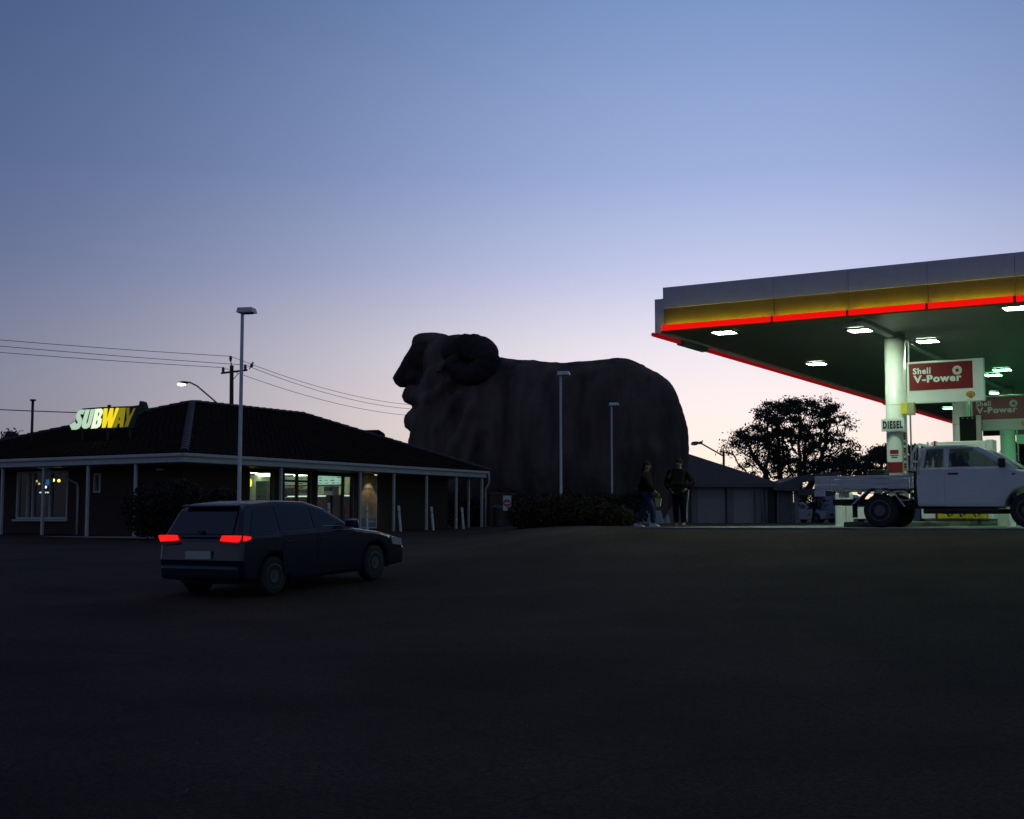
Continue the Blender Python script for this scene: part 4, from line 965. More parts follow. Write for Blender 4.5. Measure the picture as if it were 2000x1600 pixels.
MB().prism([(.82, 1.0), (.84, 1.30), (.96, 1.70), (1.0, 1.70), (.9, 1.0)], 'y', .60, .84).build('cab_corner', UTW, ute); MB().prism([(.82, 1.0), (.84, 1.30), (.96, 1.70), (1.0, 1.70), (.9, 1.0)], 'y', -.84 + .03, -.60).build('cab_corner', UTW, ute)
# seats, wheel, dash
ST = mat('seat_cloth', (.06, .06, .065), .9)
for s_ in (-.38, .38):
    MB().box(1.62, 2.1, s_ - .25, s_ + .25, .9, 1.06).box(1.52, 1.66, s_ - .25, s_ + .25, 1.0, 1.46, ry=R(-10)).box(1.46, 1.56, s_ - .12, s_ + .12, 1.46, 1.62, ry=R(-10)).build('seat', ST, ute, bevel=.03)
MB().box(2.5, 2.85, -.78, .78, 1.1, 1.30).build('dashboard', CHAS, ute, bevel=.04)
MB().tube([(2.38 + .05 * math.sin(k * .5236), -.38 + .18 * math.cos(k * .5236), 1.22 + .16 * math.sin(k * .5236)) for k in range(13)], .015, 6).build('steering_wheel', CHAS, ute)
# front end
UB(3.92, 4.02, -.84, .84, .46, .74, 'bumper', UTW, bv=.05); UB(3.93, 3.965, -.5, .5, .78, .98, 'grille', CHAS)
for s_ in (-1, 1):
    MB().box(3.80, 3.95, s_ * .70 - .14, s_ * .70 + .14, .80, 1.02).build('headlight', mat('headlamp', (.5, .52, .55), .1), ute, bevel=.03)
# chassis, wheels, guards
UB(-1.2, 3.8, -.42, -.30, .50, .64, 'chassis_rail', CHAS); UB(-1.2, 3.8, .30, .42, .50, .64, 'chassis_rail', CHAS)
UB(.72, .83, -.8, .8, .5, 1.25, 'cab_back_panel', CHAS); UB(.2, 2.4, -.6, .6, .42, .52, 'underbody', CHAS)
MB().tube([(0, -.75, .38), (0, .75, .38)], .06, 8).build('rear_axle', CHAS, ute); MB().tube([(3.085, -.75, .38), (3.085, .75, .38)], .05, 8).build('front_axle', CHAS, ute)
for x in (0, 3.085):
    for s_ in (-1, 1): wheel(ute, x, s_ * .76, .375, .25, s_, 12)
for s_ in (-1, 1):
    g = MB(); pts = arch(0, .40, .50, 12, 168, 12) + list(reversed(arch(0, .40, .47, 12, 168, 12))); g.prism(pts, 'y', s_ * .60, s_ * .90).build('mudguard', CHAS, ute)
    MB().box(-.60, -.57, s_ * .76 - .15, s_ * .76 + .15, .22, .52).build('mudflap', CHAS, ute)
    MB().tube([(-.80, s_ * .88, .84), (-.80, s_ * .88, .80), (.62, s_ * .88, .79)], .012, 5).build('rope_rail', UTG, ute)
    MB().tube([(-.28, s_ * .89, .80), (-.62, s_ * .89, .50)], .018, 6).build('guard_stay', UTG, ute); MB().tube([(.30, s_ * .89, .80), (.55, s_ * .89, .46)], .018, 6).build('guard_stay', UTG, ute)
    MB().tube([(.33, s_ * .89, .79), (.42, s_ * .89, .64), (.50, s_ * .89, .60), (.66, s_ * .89, .60)], .013, 6).build('step_rail', UTG, ute)
    for x in (-.92, -.45, .02): MB().box(x - .04, x + .04, s_ * .80, s_ * .88, .77, .845, ry=R(18)).build('tray_bracket', UTG, ute)
# tray deck and dropsides: profiled boards
UB(-1.42, .68, -.90, .90, .845, .885, 'tray_deck', UTG)
for s_ in (-1, 1):
    y0 = s_ * .93
    for k, (z0, z1) in enumerate(((.87, .955), (.96, 1.075), (1.08, 1.13))):
        MB().box(-1.43, .66, y0 - .014, y0 + .014, z0, z1).build('side_board', UTG, ute, bevel=.008)
    MB().tube([(-1.43, y0, 1.135), (.66, y0, 1.135)], .018, 6).build('top_rail', UTG, ute)
    for x in (-1.06, .23): MB().box(x - .012, x + .012, y0 + s_ * .016 - .012, y0 + s_ * .016 + .012, .84, 1.13).build('drop_latch', UTG, ute)
    MB().box(-1.445, -1.20, y0 - .02, y0 + .02, .70, .845).build('tail_lamp_bracket', UTG, ute)
for k, (z0, z1) in enumerate(((.87, .955), (.96, 1.075), (1.08, 1.13))): MB().box(-1.45, -1.42, -.90, .90, z0, z1).build('tail_board', UTG, ute, bevel=.008)
# headboard rack
for s_ in (-1, 1):
    MB().tube([(.69, s_ * .91, .60), (.70, s_ * .90, 1.15), (.74, s_ * .86, 1.62), (.82, s_ * .80, 1.80), (.86, s_ * .72, 1.82)], .032, 8).build('rack_upright', UTG, ute, smooth=True)
    MB().tube([(.86, s_ * .88, 1.14), (.88, s_ * .84, 1.72), (.86, s_ * .72, 1.81)], .026, 8).build('rack_upright', UTG, ute, smooth=True)
MB().tube([(.86, -.74, 1.82), (.86, .74, 1.82)], .03, 8).build('rack_crossbar', UTG, ute); MB().tube([(.73, -.88, 1.45), (.73, .88, 1.45)], .022, 8).build('rack_crossbar', UTG, ute)
for k in range(7): MB().tube([(.72, -.75 + k * .25, .9), (.80, -.75 + k * .25, 1.78)], .010, 5).build('rack_mesh_bar', UTG, ute)
MB().box(.64, .80, -.95, -.88, 1.20, 1.23).build('rack_bracket', CHAS, ute); MB().lathe([(.05, -.02), (.06, 0), (.05, .03)], 'y', 10, (.76, -.93, 1.26)).build('reflector', mat('reflector', (.6, .5, .45), .2), ute)
# load on the tray
tb = thing('tool_chest', 'dark tool chest standing on the ute tray', 'tool chest', ute.location + D1 * .7 - D2 * (-.44) + Vector((0, 0, .885)), TH - R(90))
MB().box(-.2, .2, -.2, .25, 0, .40).build('box', CHAS, tb, bevel=.02); MB().box(-.21, .21, -.21, .26, .402, .45).build('lid', CHAS, tb, bevel=.015)

# ------------------------------------------------------------------ dark blue hatchback leaving
CB = mat('car_blue', (.008, .011, .028), .22, var=.03, coat=.5)
CG = mat('dark_glass', (.012, .013, .016), .04, var=0, spec=.8)
rw = at_y(527, 1129, 20.3); fw = rw + D1 * 2.6
zr, zf = gh(rw.x, rw.y), gh(fw.x, fw.y)
hat = thing('hatchback_car', 'dark blue hatchback with glowing tail lamps driving away past the verandah', 'car', (rw.x + D2.x * .74, rw.y + D2.y * .74, zr), TH)
hat.rotation_euler = (0, -math.atan2(zf - zr, 2.6), TH)
def car_body(par, L0, wb, half, paint, h=1.47):
    """stations along x give the belt and roof outlines; lower body with wheel arches, glasshouse with panes"""
    ov, fo = .74, .86
    low = [(-ov, .48), (-ov - .02, .60), (-ov + .02, .93), (-.60, .98), (2.05, .94), (2.75, .84), (wb + fo - .12, .70), (wb + fo, .52), (wb + fo - .03, .25), (wb + .36, .22)] + arch(wb, .31, .345, 0, 180) + [(wb - .36, .2), (.36, .2)] + arch(0, .31, .345, 0, 180) + [(-.36, .24), (-ov + .06, .28)]
    g = MB(); n = len(low)
    secs = [(-half + .05, .94), (-half, 1.0), (-half, 1.0), (half, 1.0), (half, 1.0), (half - .05, .94)]
    b = MB().prism(low, 'y', -half, half).build('body', paint, par, bevel=.06)
    up = [(-.70, .95), (-.50, 1.36), (-.30, 1.45), (.35, h), (1.0, 1.43), (1.45, 1.30), (2.12, .94)]
    gh_ = MB(); m = len(up)
    yo = lambda z: half - .05 - max(0, z - .95) * .38
    gh_.v = [(x, -yo(z), z) for x, z in up] + [(x, yo(z), z) for x, z in up]
    gh_.f = [tuple(range(m)), tuple(m + k for k in reversed(range(m)))] + [(k + 1, k, m + k, m + k + 1) for k in range(m - 1)]
    gh_.build('roof', paint, par, bevel=.05)
    def pane(pts, nm): MB().quad(pts).build(nm, CG, par)
    for s_ in (-1, 1):
        P_ = lambda x, z: (x, s_ * (yo(z) + .006), z)
        pane([P_(-.48, 1.0), P_(.16, 1.0), P_(.16, 1.385), P_(-.26, 1.36)], 'window'); pane([P_(.22, 1.0), P_(1.0, 1.0), P_(1.0, 1.36), P_(.22, 1.39)], 'window'); pane([P_(1.06, 1.0), P_(1.86, .99), P_(1.40, 1.24), P_(1.06, 1.345)], 'window')
        d = MB().prism([(.20, .32), (.20, .93), (1.03, .92), (1.03, .30)], 'y', s_ * half - .004, s_ * half + .006).build('door', paint, par); MB().box(.28, .46, s_ * half - .02, s_ * half + .03, .80, .835).build('door_handle', paint, d, bevel=.008)
        d = MB().prism([(1.05, .30), (1.05, .92), (1.98, .91), (2.06, .5), (1.95, .30)], 'y', s_ * half - .004, s_ * half + .006).build('door', paint, par); MB().box(1.13, 1.31, s_ * half - .02, s_ * half + .03, .80, .835).build('door_handle', paint, d, bevel=.008)
        MB().box(1.75, 1.93, s_ * (half + .09) - .09, s_ * (half + .09) + .09, .97, 1.10).build('side_mirror', paint, par, bevel=.03)
    pane([(-.69, -.64, 1.0), (-.69, .64, 1.0), (-.535, .60, 1.335), (-.535, -.60, 1.335)], 'rear_window'); pane([(2.10, -.7, .97), (2.10, .7, .97), (1.47, .60, 1.30), (1.47, -.60, 1.30)], 'windscreen')
    return b
car_body(hat, 0, 2.6, .86, CB)
TL = emit('tail_lamp_lit', (1, .012, .012), 1.15)
for s_ in (-1, 1):
    lm = MB().prism([(s_ * .46, .90), (s_ * .80, .88), (s_ * .84, .98), (s_ * .50, .98)], 'x', -.79, -.70).build('tail_lamp', TL, hat, bevel=.01)
    MB().prism([(s_ * .45, .845), (s_ * .795, .82), (s_ * .80, .872), (s_ * .455, .892)], 'x', -.79, -.70).build('reverse_lens', mat('reverse_lens', (.3, .12, .12), .15), lm)
    MB().prism([(-.70, .89), (-.55, .91), (-.53, .95), (-.70, .975)], 'y', s_ * .862, s_ * .872).build('tail_lamp', TL, hat)
    MB().prism([(3.1, .60), (3.38, .56), (3.36, .68), (3.05, .74)], 'y', s_ * .80, s_ * .868).build('headlight', MATS['headlamp'], hat)
MB().box(-.80, -.70, -.80, .80, .30, .52).build('bumper', CB, hat, bevel=.05)
MB().box(-.785, -.765, -.26, .26, .62, .74).build('number_plate', mat('plate', (.5, .5, .45), .5), hat)
MB().box(-.56, -.40, -.55, .55, 1.40, 1.44).build('spoiler', CB, hat, bevel=.02)
MB().box(-.72, -.66, -.05, .05, 1.02, 1.05).build('wiper_boss', CHAS, hat)
MB().box(-.4, 3.1, -.75, .75, .2, .34).build('underbody', CHAS, hat)
for x in (0, 2.6):
    for s_ in (-1, 1): wheel(hat, x, s_ * .75, .31, .2, s_, 7)
MB().tube([(1.15, -.875, 1.02), (1.8, -.875, 1.0)], .006, 5).build('window_trim', ALU, hat)

# two parked vehicles beyond the shed
def far_car(u, y, rz, paint, label):
    p = at_y(u, 1023, y); t = thing('parked_car', label, 'car', (p.x, p.y, -.02), rz, 'cars parked beyond the awning')
    car_body(t, 0, 2.6, .86, paint)
    for x in (0, 2.6):
        for s_ in (-1, 1): wheel(t, x, s_ * .75, .31, .2, s_, 7)
    for s_ in (-1, 1):
        MB().prism([(s_ * .5, .62), (s_ * .8, .60), (s_ * .82, .74), (s_ * .55, .76)], 'x', 3.40, 3.47).build('headlight', MATS['headlamp'], t); MB().prism([(s_ * .44, .86), (s_ * .80, .84), (s_ * .84, .98), (s_ * .50, .97)], 'x', -.79, -.70).build('tail_lamp', mat('lamp_off', (.2, .01, .01), .2), t)
    MB().box(3.38, 3.48, -.4, .4, .5, .64).build('grille', CHAS, t)
far_car(1556, 93, R(-55), mat('car_silver', (.4, .42, .45), .25, coat=.5), 'silver car half hidden behind the awning post')
vp_ = at_y(1622, 1022, 92); van = thing('parked_van', 'pale blue-grey van behind the tail of the ute tray', 'van', (vp_.x, vp_.y, -.02), R(-70))
VN = mat('van_paint', (.30, .31, .38), .35)
MB().prism([(-1, .35), (-1, 1.85), (-.85, 1.95), (2.0, 1.95), (2.6, 1.75), (3.15, 1.15), (3.5, 1.0), (3.55, .4), (3.0, .36)] + arch(2.6, .34, .38, 0, 180) + arch(0, .34, .38, 0, 180), 'y', -.85, .85).build('body', VN, van, bevel=.06)
for s_ in (-1, 1):
    MB().quad([(2.0, s_ * .855, 1.15), (2.9, s_ * .855, 1.15), (2.5, s_ * .855, 1.7), (2.0, s_ * .855, 1.7)]).build('window', CG, van)
    for x in (0, 2.6): wheel(van, x, s_ * .75, .34, .22, s_, 6)
MB().quad([(3.16, -.75, 1.18), (3.16, .75, 1.18), (2.66, .7, 1.72), (2.66, -.7, 1.72)]).build('windscreen', CG, van)

# ------------------------------------------------------------------ service station canopy
CZ = 4.82
CO = at_z(1295, 650, CZ); CO.z = 0
CF = Frame(CO, TH); CW_, CD_ = 16.0, 40.0        # x runs back along D1, y is -to the right
can = thing('station_canopy', 'wide flat service station canopy with yellow band and glowing red edge', 'canopy', CO, TH)
FT = CF.on(1295, 562, 'x', 0).z; FY = CF.on(1298, 602, 'x', 0).z; FR = CF.on(1295, 636, 'x', 0).z
def cy(u): return CF.on(u, 620, 'x', 0).y        # local y along the front (negative to the right)
joints = [0, cy(1511), cy(1658), cy(1813), cy(1985), cy(1985) - 1.8, cy(1985) - 3.6, -CW_]
REDL = emit('red_bar_lit', (.84, .006, .004), 1.0); YLED = emit('yellow_strip_lit', (.90, 1, .06), 13.0)
for a, b in zip(joints, joints[1:]):
    MB().box(0, .12, b + .006, a - .006, FY, FT).build('white_panel', FASC, can)
    MB().box(.05, .14, b + .006, a - .006, FR - .02, FY - .003).build('yellow_panel', YEL, can)
    MB().box(-.16, -.07, b + .03, a - .03, CZ + .03, FR - .01).build('red_light_bar', REDL, can, bevel=.012)
    MB().box(-.06, -.03, b + .05, a - .05, FR - .03, FR - .015).build('yellow_light_strip', YLED, can)
    MB().box(-.13, .045, b - .028, b + .028, CZ + .03, FR - .015).build('bar_joint', CHAS, can)
MB().box(-.15, .3, -CW_, 0, CZ - .005, CZ + .026).build('front_trim', YEL, can)
FS = CF.on(1281, 585, 'x', .1).z; ysl = CF.on(1279, 620, 'x', .1).y
MB().box(.1, CD_, 0.004, ysl, CZ + .02, FS).build('side_fascia', FASC, can)
REDT = emit('red_tube_lit', (.6, .006, .01), .34)
sb = [CF.on(u, v, 'y', ysl).x for u, v in ((1328, 670), (1376, 686), (1728, 790), (1737, 793))]
segs = [(.05, sb[0]), (sb[1], sb[2]), (sb[3], CD_)]
for a, b in segs: MB().tube([(a, ysl + .03, CZ - .02), (b, ysl + .03, CZ - .02)], .055, 8).build('red_tube', REDT, can, smooth=True)
for a, b in ((sb[0], sb[1]), (sb[2], sb[3])): MB().box(a, b, ysl - .12, ysl + .1, CZ - .10, CZ + .05).build('bracket_box', SOFFIT, can, bevel=.03)
g = MB(); x = .32
while x < CD_ - .2:
    g.box(x, x + .278, -CW_ + .05, -.01, CZ + .03, CZ + .05); x += .30
g.build('soffit', SOFFIT, can, kind='stuff', fix=False)
MB().box(.14, CD_, -CW_, -.003, CZ + .055, CZ + .5).build('roof_deck', DARK, can)
MB().box(CD_ - .15, CD_, -CW_, -.003, CZ - .35, CZ + .05).build('back_fascia', DARK, can)
# beam over the column row
b1 = CF.on(1747, 656, 'x', 0); c1w = at_z(1747, 657, CZ); v_ = c1w - CO; c1 = (v_.dot(D1), v_.dot(D2))
MB().box(.3, CD_ - .2, c1[1] - .10, c1[1] + .10, CZ - .06, CZ + .028).build('service_beam', mat('beam_paint', (.42, .45, .43), .35), can)
cols = []
v2 = at_z(1893, 716, CZ) - CO; gap = v2.dot(D1) - c1[0]
for k in range(4):
    X = c1[0] + gap * k
    t = MB().lathe([(.255, -.05), (.255, CZ + .02)], 'z', 36, (X, c1[1], 0)).build('column', mat('column_paint', (.84, .85, .82), .25, var=.04), can, smooth=False)
    for p_ in t.data.polygons: p_.use_smooth = len(p_.vertices) == 4
    MB().lathe([(.262, 3.05), (.262, 3.065)], 'z', 36, (X, c1[1], 0)).build('column_band', mat('band', (.5, .52, .5), .4), t)
    cols.append((X, c1[1]))
    MB().tube([(X + .05, c1[1] - .33, .1), (X + .05, c1[1] - .33, CZ)], .022, 6).build('conduit', ALU, can)
# lights in the soffit
LITM = emit('canopy_light_lit', (.74, 1.0, .68), 92); LITG = emit('canopy_light_green', (.20, 1.0, .37), 95)
lights = [(1415, 650), (1595, 711), (1855, 798), (1680, 646), (1948, 768), (1812, 667), (1940, 733), (1985, 602)]
lab = ['lit square canopy light nearest the left front corner of the canopy', 'lit canopy light alone in the middle of the left soffit', 'lit canopy light farthest back, seen below the first red fuel sign', 'lit canopy light just left of the front column top',
       'lit canopy light above the second red fuel sign, lower of two', 'lit canopy light just right of the front column top', 'lit canopy light right of the first red fuel sign, upper of two', 'lit canopy light near the front edge at the right of the frame']
def clight(x, y, lb, m=LITM):
    t = thing('canopy_light', lb, 'light', CF.w(x, y, CZ), TH, 'square lights set in the canopy soffit')
    fr = MB().box(-.30, .30, -.30, -.25, -.03, .025).box(-.30, .30, .25, .30, -.03, .025).box(-.30, -.25, -.25, .25, -.03, .025).box(.25, .30, -.25, .25, -.03, .025); fr.build('frame', SOFFIT, t)
    MB().box(-.245, .245, -.245, .245, -.02, .02).build('lens', m, t)
for (u, v), lb in zip(lights, lab):
    q = at_z(u, v, CZ - .02) - CO; clight(q.dot(D1), q.dot(D2), lb, LITG if u > 1840 and v > 700 else LITM)
for k, (x, y) in enumerate(((c1[0] + 9, c1[1] - 1.0), (c1[0] + 2, c1[1] - 6), (c1[0] + 9, c1[1] - 6), (c1[0] + 17, c1[1] - 6))): clight(x, y, ['lit canopy light at the back beyond the right edge of the frame', 'lit canopy light right of the frame over the front bay', 'lit canopy light right of the frame over the second bay', 'lit canopy light right of the frame over the back bay'][k], LITG)

# fuel signs on the columns ----------------------------------------------------------------
DWHITE = mat('sign_white', (.68, .71, .70), .4, var=.03); SGR = mat('sign_red', (.19, .012, .012), .35, var=.04); SGL = mat('sign_letters', (.72, .76, .72), .4, var=0)
def fuel_sign(k, label, Wd=1.85, H=1.05, ztop=None):
    X, Y = cols[k]; t = thing('fuel_sign', label, 'sign', CF.w(X, Y - .30, 0), TH - R(90), 'red fuel brand signs on the columns')
    # local x to the right (-D2), local y away (D1), z up
    z1 = ztop; z0 = z1 - H
    MB().box(0, Wd, -.09, .09, z0, z1).build('sign_panel', DWHITE, t, bevel=.015)
    rx0, rx1, rz0, rz1 = .06, Wd * .86, z0 + H * .31, z1 - .05
    MB().box(rx0, rx1, -.098, -.092, rz0, rz1).build('red_field', SGR, t)
    lettering('Shell', .43, (rx0 + .10, -.104, rz1 - .27), 0, SGL, t, .030, .16, space=1.12); lettering('V-Power', 1.16, (rx0 + .11, -.104, rz1 - .49), 0, SGL, t, .042, .19, space=1.14)
    cxx, czz = rx1 - .36, rz1 - .22
    g = MB()
    for j in range(12):
        a0, a1 = 2 * math.pi * (j + .08) / 12, 2 * math.pi * (j + .92) / 12
        g.prism([(cxx + .045 * math.cos(a0), czz + .045 * math.sin(a0)), (cxx + .115 * math.cos(a0), czz + .115 * math.sin(a0)), (cxx + .115 * math.cos(a1), czz + .115 * math.sin(a1)), (cxx + .045 * math.cos(a1), czz + .045 * math.sin(a1))], 'y', -.106, -.100)
    g.build('petal_ring', SGL, t)
    # scallop emblem
    ex, ez_ = Wd - .32, z0 + .16; pts = [(ex - .035, ez_ - .085), (ex + .035, ez_ - .085), (ex + .045, ez_ - .055)] + [(ex + .105 * math.cos(R(-20 + 220 * j / 14)) * (1 + .04 * (j % 2)), ez_ + .085 * math.sin(R(-20 + 220 * j / 14)) * (1 + .04 * (j % 2)) + .0) for j in range(15)] + [(ex - .045, ez_ - .055)]
    MB().prism(pts, 'y', -.098, -.092).build('scallop_rim', SGR, t)
    ps = [(ex + (x - ex) * .84, ez_ + (z - ez_) * .84) for x, z in pts]
    MB().prism(ps, 'y', -.104, -.099).build('scallop', mat('scallop_yellow', (.62, .40, .03), .4), t)
    g = MB()
    for j in range(-3, 4): g.prism([(ex + j * .008 - .003, ez_ - .05), (ex + j * .008 + .003, ez_ - .05), (ex + j * .026 + .003, ez_ + .06 - abs(j) * .008), (ex + j * .026 - .003, ez_ + .06 - abs(j) * .008)], 'y', -.108, -.105)
    g.build('scallop_ribs', SGR, t)
    return t
zt1 = CF.on(1768, 709, 'x', cols[0][0]).z; fuel_sign(0, 'red and white V-Power fuel sign on the front column', ztop=zt1)
zt2 = CF.on(1912, 774, 'x', cols[1][0]).z; fuel_sign(1, 'second V-Power fuel sign, farther back and cut by the frame', ztop=zt2)
fuel_sign(2, 'third fuel sign on the back column, right of the frame', ztop=zt2)
# DIESEL plate and column stickers
X, Y = cols[0]
ds = thing('diesel_sign', 'white plate reading DIESEL on the front column', 'sign', CF.w(X, Y, 0), TH - R(90))
dz0, dz1 = CF.on(1746, 844, 'x', X).z, CF.on(1746, 819, 'x', X).z
MB().box(-.30, .28, -.34, -.30, dz0, dz1).build('plate', DWHITE, ds, bevel=.02)
lettering('DIESEL', .49, (-.255, -.346, dz0 + .06), 0, mat('sign_green_black', (.01, .025, .02), .5), ds, .05, .20, space=1.28)
def curved(a0, a1, z0, z1, r, nm, m, par, arch_top=False, n=14):
    g = MB(); 
    for k in range(n):
        q0_, q1_ = R(a0 + (a1 - a0) * k / n), R(a0 + (a1 - a0) * (k + 1) / n)
        def zt_(q): return z1 if not arch_top else z1 - .30 * (1 - math.sqrt(max(0, 1 - ((math.degrees(q) - (a0 + a1) / 2) / ((a1 - a0) / 2)) ** 2)))
        P_ = lambda q, z: (r * math.sin(q), -r * math.cos(q), z)
        g.quad([P_(q0_, z0), P_(q1_, z0), P_(q1_, zt_(q1_)), P_(q0_, zt_(q0_))])
    return g.build(nm, m, par, smooth=True)
stk = thing('column_wrap', 'grey and pale safety sticker wrap low on the front column', 'sticker', CF.w(X, Y, 0), TH - R(90))
zv = lambda v: CF.on(1746, v, 'x', X).z
curved(-80, 80, .1, dz0 - .02, .258, 'grey_wrap', mat('wrap_grey', (.36, .38, .36), .4), stk)
curved(-62, 40, zv(903), zv(852), .262, 'pale_arch', DWHITE, stk, True)
curved(-62, 40, zv(924), zv(904), .262, 'red_label', SGR, stk)
curved(-28, 20, zv(888), zv(880), .266, 'warning_cap', SGR, stk, False); curved(-28, 20, zv(891.5), zv(889.5), .266, 'warning_line', mat('warn_grey', (.12, .1, .1), .5), stk); curved(-20, 14, zv(896), zv(893), .266, 'warning_line', MATS['warn_grey'], stk)
pal = [SGR, DWHITE, mat('strip_blue', (.05, .08, .16), .5), DWHITE, mat('strip_yellow', (.45, .30, .04), .5), SGR]
for k in range(16):
    v0 = 846 + k * 5; curved(50, 66, zv(v0 + 4), zv(v0), .264, 'strip_label', pal[(k * 5) % 6] if k > 2 else SGR, stk, n=3)
# yellow lit box under first sign
yb = thing('air_hose_box', 'small yellow box sign fixed to the front column below the fuel sign', 'box sign', CF.w(X, Y, 0), TH - R(90))
zy0, zy1 = zv(811), zv(789)
MB().box(.20, .34, -.30, -.05, zy0, zy1).build('yellow_side', mat('box_yellow', (.62, .55, .03), .4), yb, bevel=.01); MB().box(.345, .53, -.34, -.22, zy0 - .04, zy1 - .01).build('notice', mat('box_notice', (.35, .33, .22), .3), yb, bevel=.01)
# price/advert banner by second column
X2, Y2 = cols[1]
bn2 = thing('tall_banner', 'tall dark advertising panel with pale edge beside the second column', 'banner', CF.w(X2, Y2, 0), TH - R(90))
z0_, z1_ = .9, CF.on(1905, 815, 'x', X2).z
MB().box(.02, .50, -.36, -.33, z0_, z1_).build('panel', mat('panel_black', (.012, .012, .012), .7, spec=.2), bn2); MB().box(.505, .66, -.42, -.28, z0_, z1_ + .03).build('pale_edge', mat('pale_pink', (.60, .55, .52), .5), bn2, bevel=.02)
for k in range(3): MB().lathe([(.02, -.375), (.02, -.362)], 'y', 8, (.12 + k * .14, 0, z1_ - .05)).build('rivet', ALU, bn2)

# fuel island with pumps -----------------------------------------------------------------
def isl(k):
    X, Y = cols[k]; t = thing('pump_island', ['raised concrete pump island around the front column', 'raised concrete pump island around the second column', 'raised concrete pump island around the third column'][k], 'kerb', CF.w(X, Y, .004), TH, 'raised pump islands')
    MB().box(-2.6, 2.6, -.65, .65, -.1, .13).build('slab', mat('island_slab', (.10, .10, .095), .85), t, bevel=.04)
    return t
for k in range(3): isl(k)
PW = mat('pump_white', (.70, .72, .70), .35, var=.04); PYL = mat('pump_yellow', (.55, .46, .03), .4)
def pump(p, rz, label):
    t = thing('fuel_pump', label, 'fuel pump', p, rz, 'fuel pumps on the islands')
    MB().box(-.62, .62, -.28, .28, .0, .06).build('plinth', DARK, t); MB().box(-.60, .60, -.25, .25, .062, .95).build('cabinet', PYL, t, bevel=.02)
    MB().box(-.64, -.605, -.27, .27, .062, 2.0).build('side_panel', SGR, t); MB().box(.605, .76, -.27, .27, .062, 2.0).build('side_panel', PW, t, bevel=.01); MB().box(-1.0, -.645, -.2, .2, .062, 1.2).build('side_cabinet', PW, t, bevel=.02)
    MB().box(-.60, .60, -.24, .24, .952, 1.35).build('nozzle_bay', DARK, t); MB().box(-.60, .60, -.26, .26, 1.352, 1.98).build('display_head', PW, t, bevel=.02)
    MB().box(-.45, .20, -.268, -.262, 1.5, 1.8).build('display', mat('pump_display', (.10, .14, .12), .2), t)
    for k, x in enumerate((-.42, -.12, .22)):
        MB().tube([(x, -.26, 1.2), (x - .04, -.36, .8), (x + .02, -.40, .35), (x + .12, -.40, .12), (x + .24, -.38, .20), (x + .28, -.30, .6), (x + .28, -.25, 1.0)], .022, 7).build('hose', BLACK, t, smooth=True)
        MB().box(x - .03, x + .03, -.33, -.245, 1.08, 1.26, rx=R(15)).build('nozzle', BLACK, t, bevel=.01)
pp_ = CF.on(1884, 1010, 'x', cols[0][0] + .4)
pump(CF.w(cols[0][0] + .4, pp_.y, .135), TH - R(90), 'yellow and white fuel pump behind the ute cab')
q = CF.on(1960, 1010, 'x', cols[0][0] + 1.0)
bx_ = thing('service_cabinet', 'slim white service cabinet behind the ute door', 'cabinet', CF.w(cols[0][0] + 1.0, q.y, .004), TH - R(90))
MB().box(-.12, .14, -.15, .15, 0, 1.1).build('cabinet', PW, bx_, bevel=.02); MB().box(-.10, .12, -.165, -.152, .5, .9).build('door_panel', mat('cab_grey', (.4, .42, .42), .4), bx_)
q1_ = CF.w(cols[1][0] - 1.0, cols[1][1] - .2, .135)
pump(q1_, TH - R(90), 'fuel pump on the second island behind the cab roof')
# bollards and a barrier beside the first column
for u, w_, lb in ((1643, .14, 'thick pale steel bollard lit green left of the ute wheel'), (1660, .09, 'thinner pale steel bollard lit green right beside the thick one')):
    q = at_z(u, 1029, .004) if False else CF.on(u, 1028, 'x', cols[0][0] - .2); p = CF.w(q.x, q.y, .004)
    t = thing('guard_bollard', lb, 'bollard', p, 0, 'steel bollards before the pump island')
    MB().lathe([(w_, 0), (w_, .82), (w_ * .8, .88), (.01, .9)], 'z', 18).build('pipe', PW, t); MB().lathe([(w_ * 1.6, -.002), (w_ * 1.6, .02), (w_, .025)], 'z', 18).build('flange', PW, t)
q = CF.on(1678, 1010, 'x', cols[0][0] + 3.0); t = thing('low_barrier', 'low white barrier board seen under the ute tray', 'barrier', CF.w(q.x, q.y, .004), TH - R(90))
MB().box(-.6, .6, -.04, .04, .2, .52).build('board', PW, t, bevel=.01); MB().box(-.5, -.44, -.03, .03, 0, .2).build('leg', PW, t); MB().box(.44, .5, -.03, .03, 0, .2).build('leg', PW, t)
q = CF.on(1978, 1010, 'x', cols[0][0] + .3)
for k, dx in enumerate((0, .26)):
    t = thing('guard_bollard', ['pale bollard seen just behind the front wheel of the ute', 'thin pale bollard next to the front wheel of the ute'][k], 'bollard', CF.w(cols[0][0] + .3, q.y - dx, .004), 0, 'steel bollards before the pump island')
    MB().lathe([(.07 - .03 * k, 0), (.07 - .03 * k, .8), (.04, .86), (.01, .87)], 'z', 16).build('pipe', PW, t); MB().lathe([(.12, -.002), (.12, .02), (.06, .025)], 'z', 16).build('flange', PW, t)

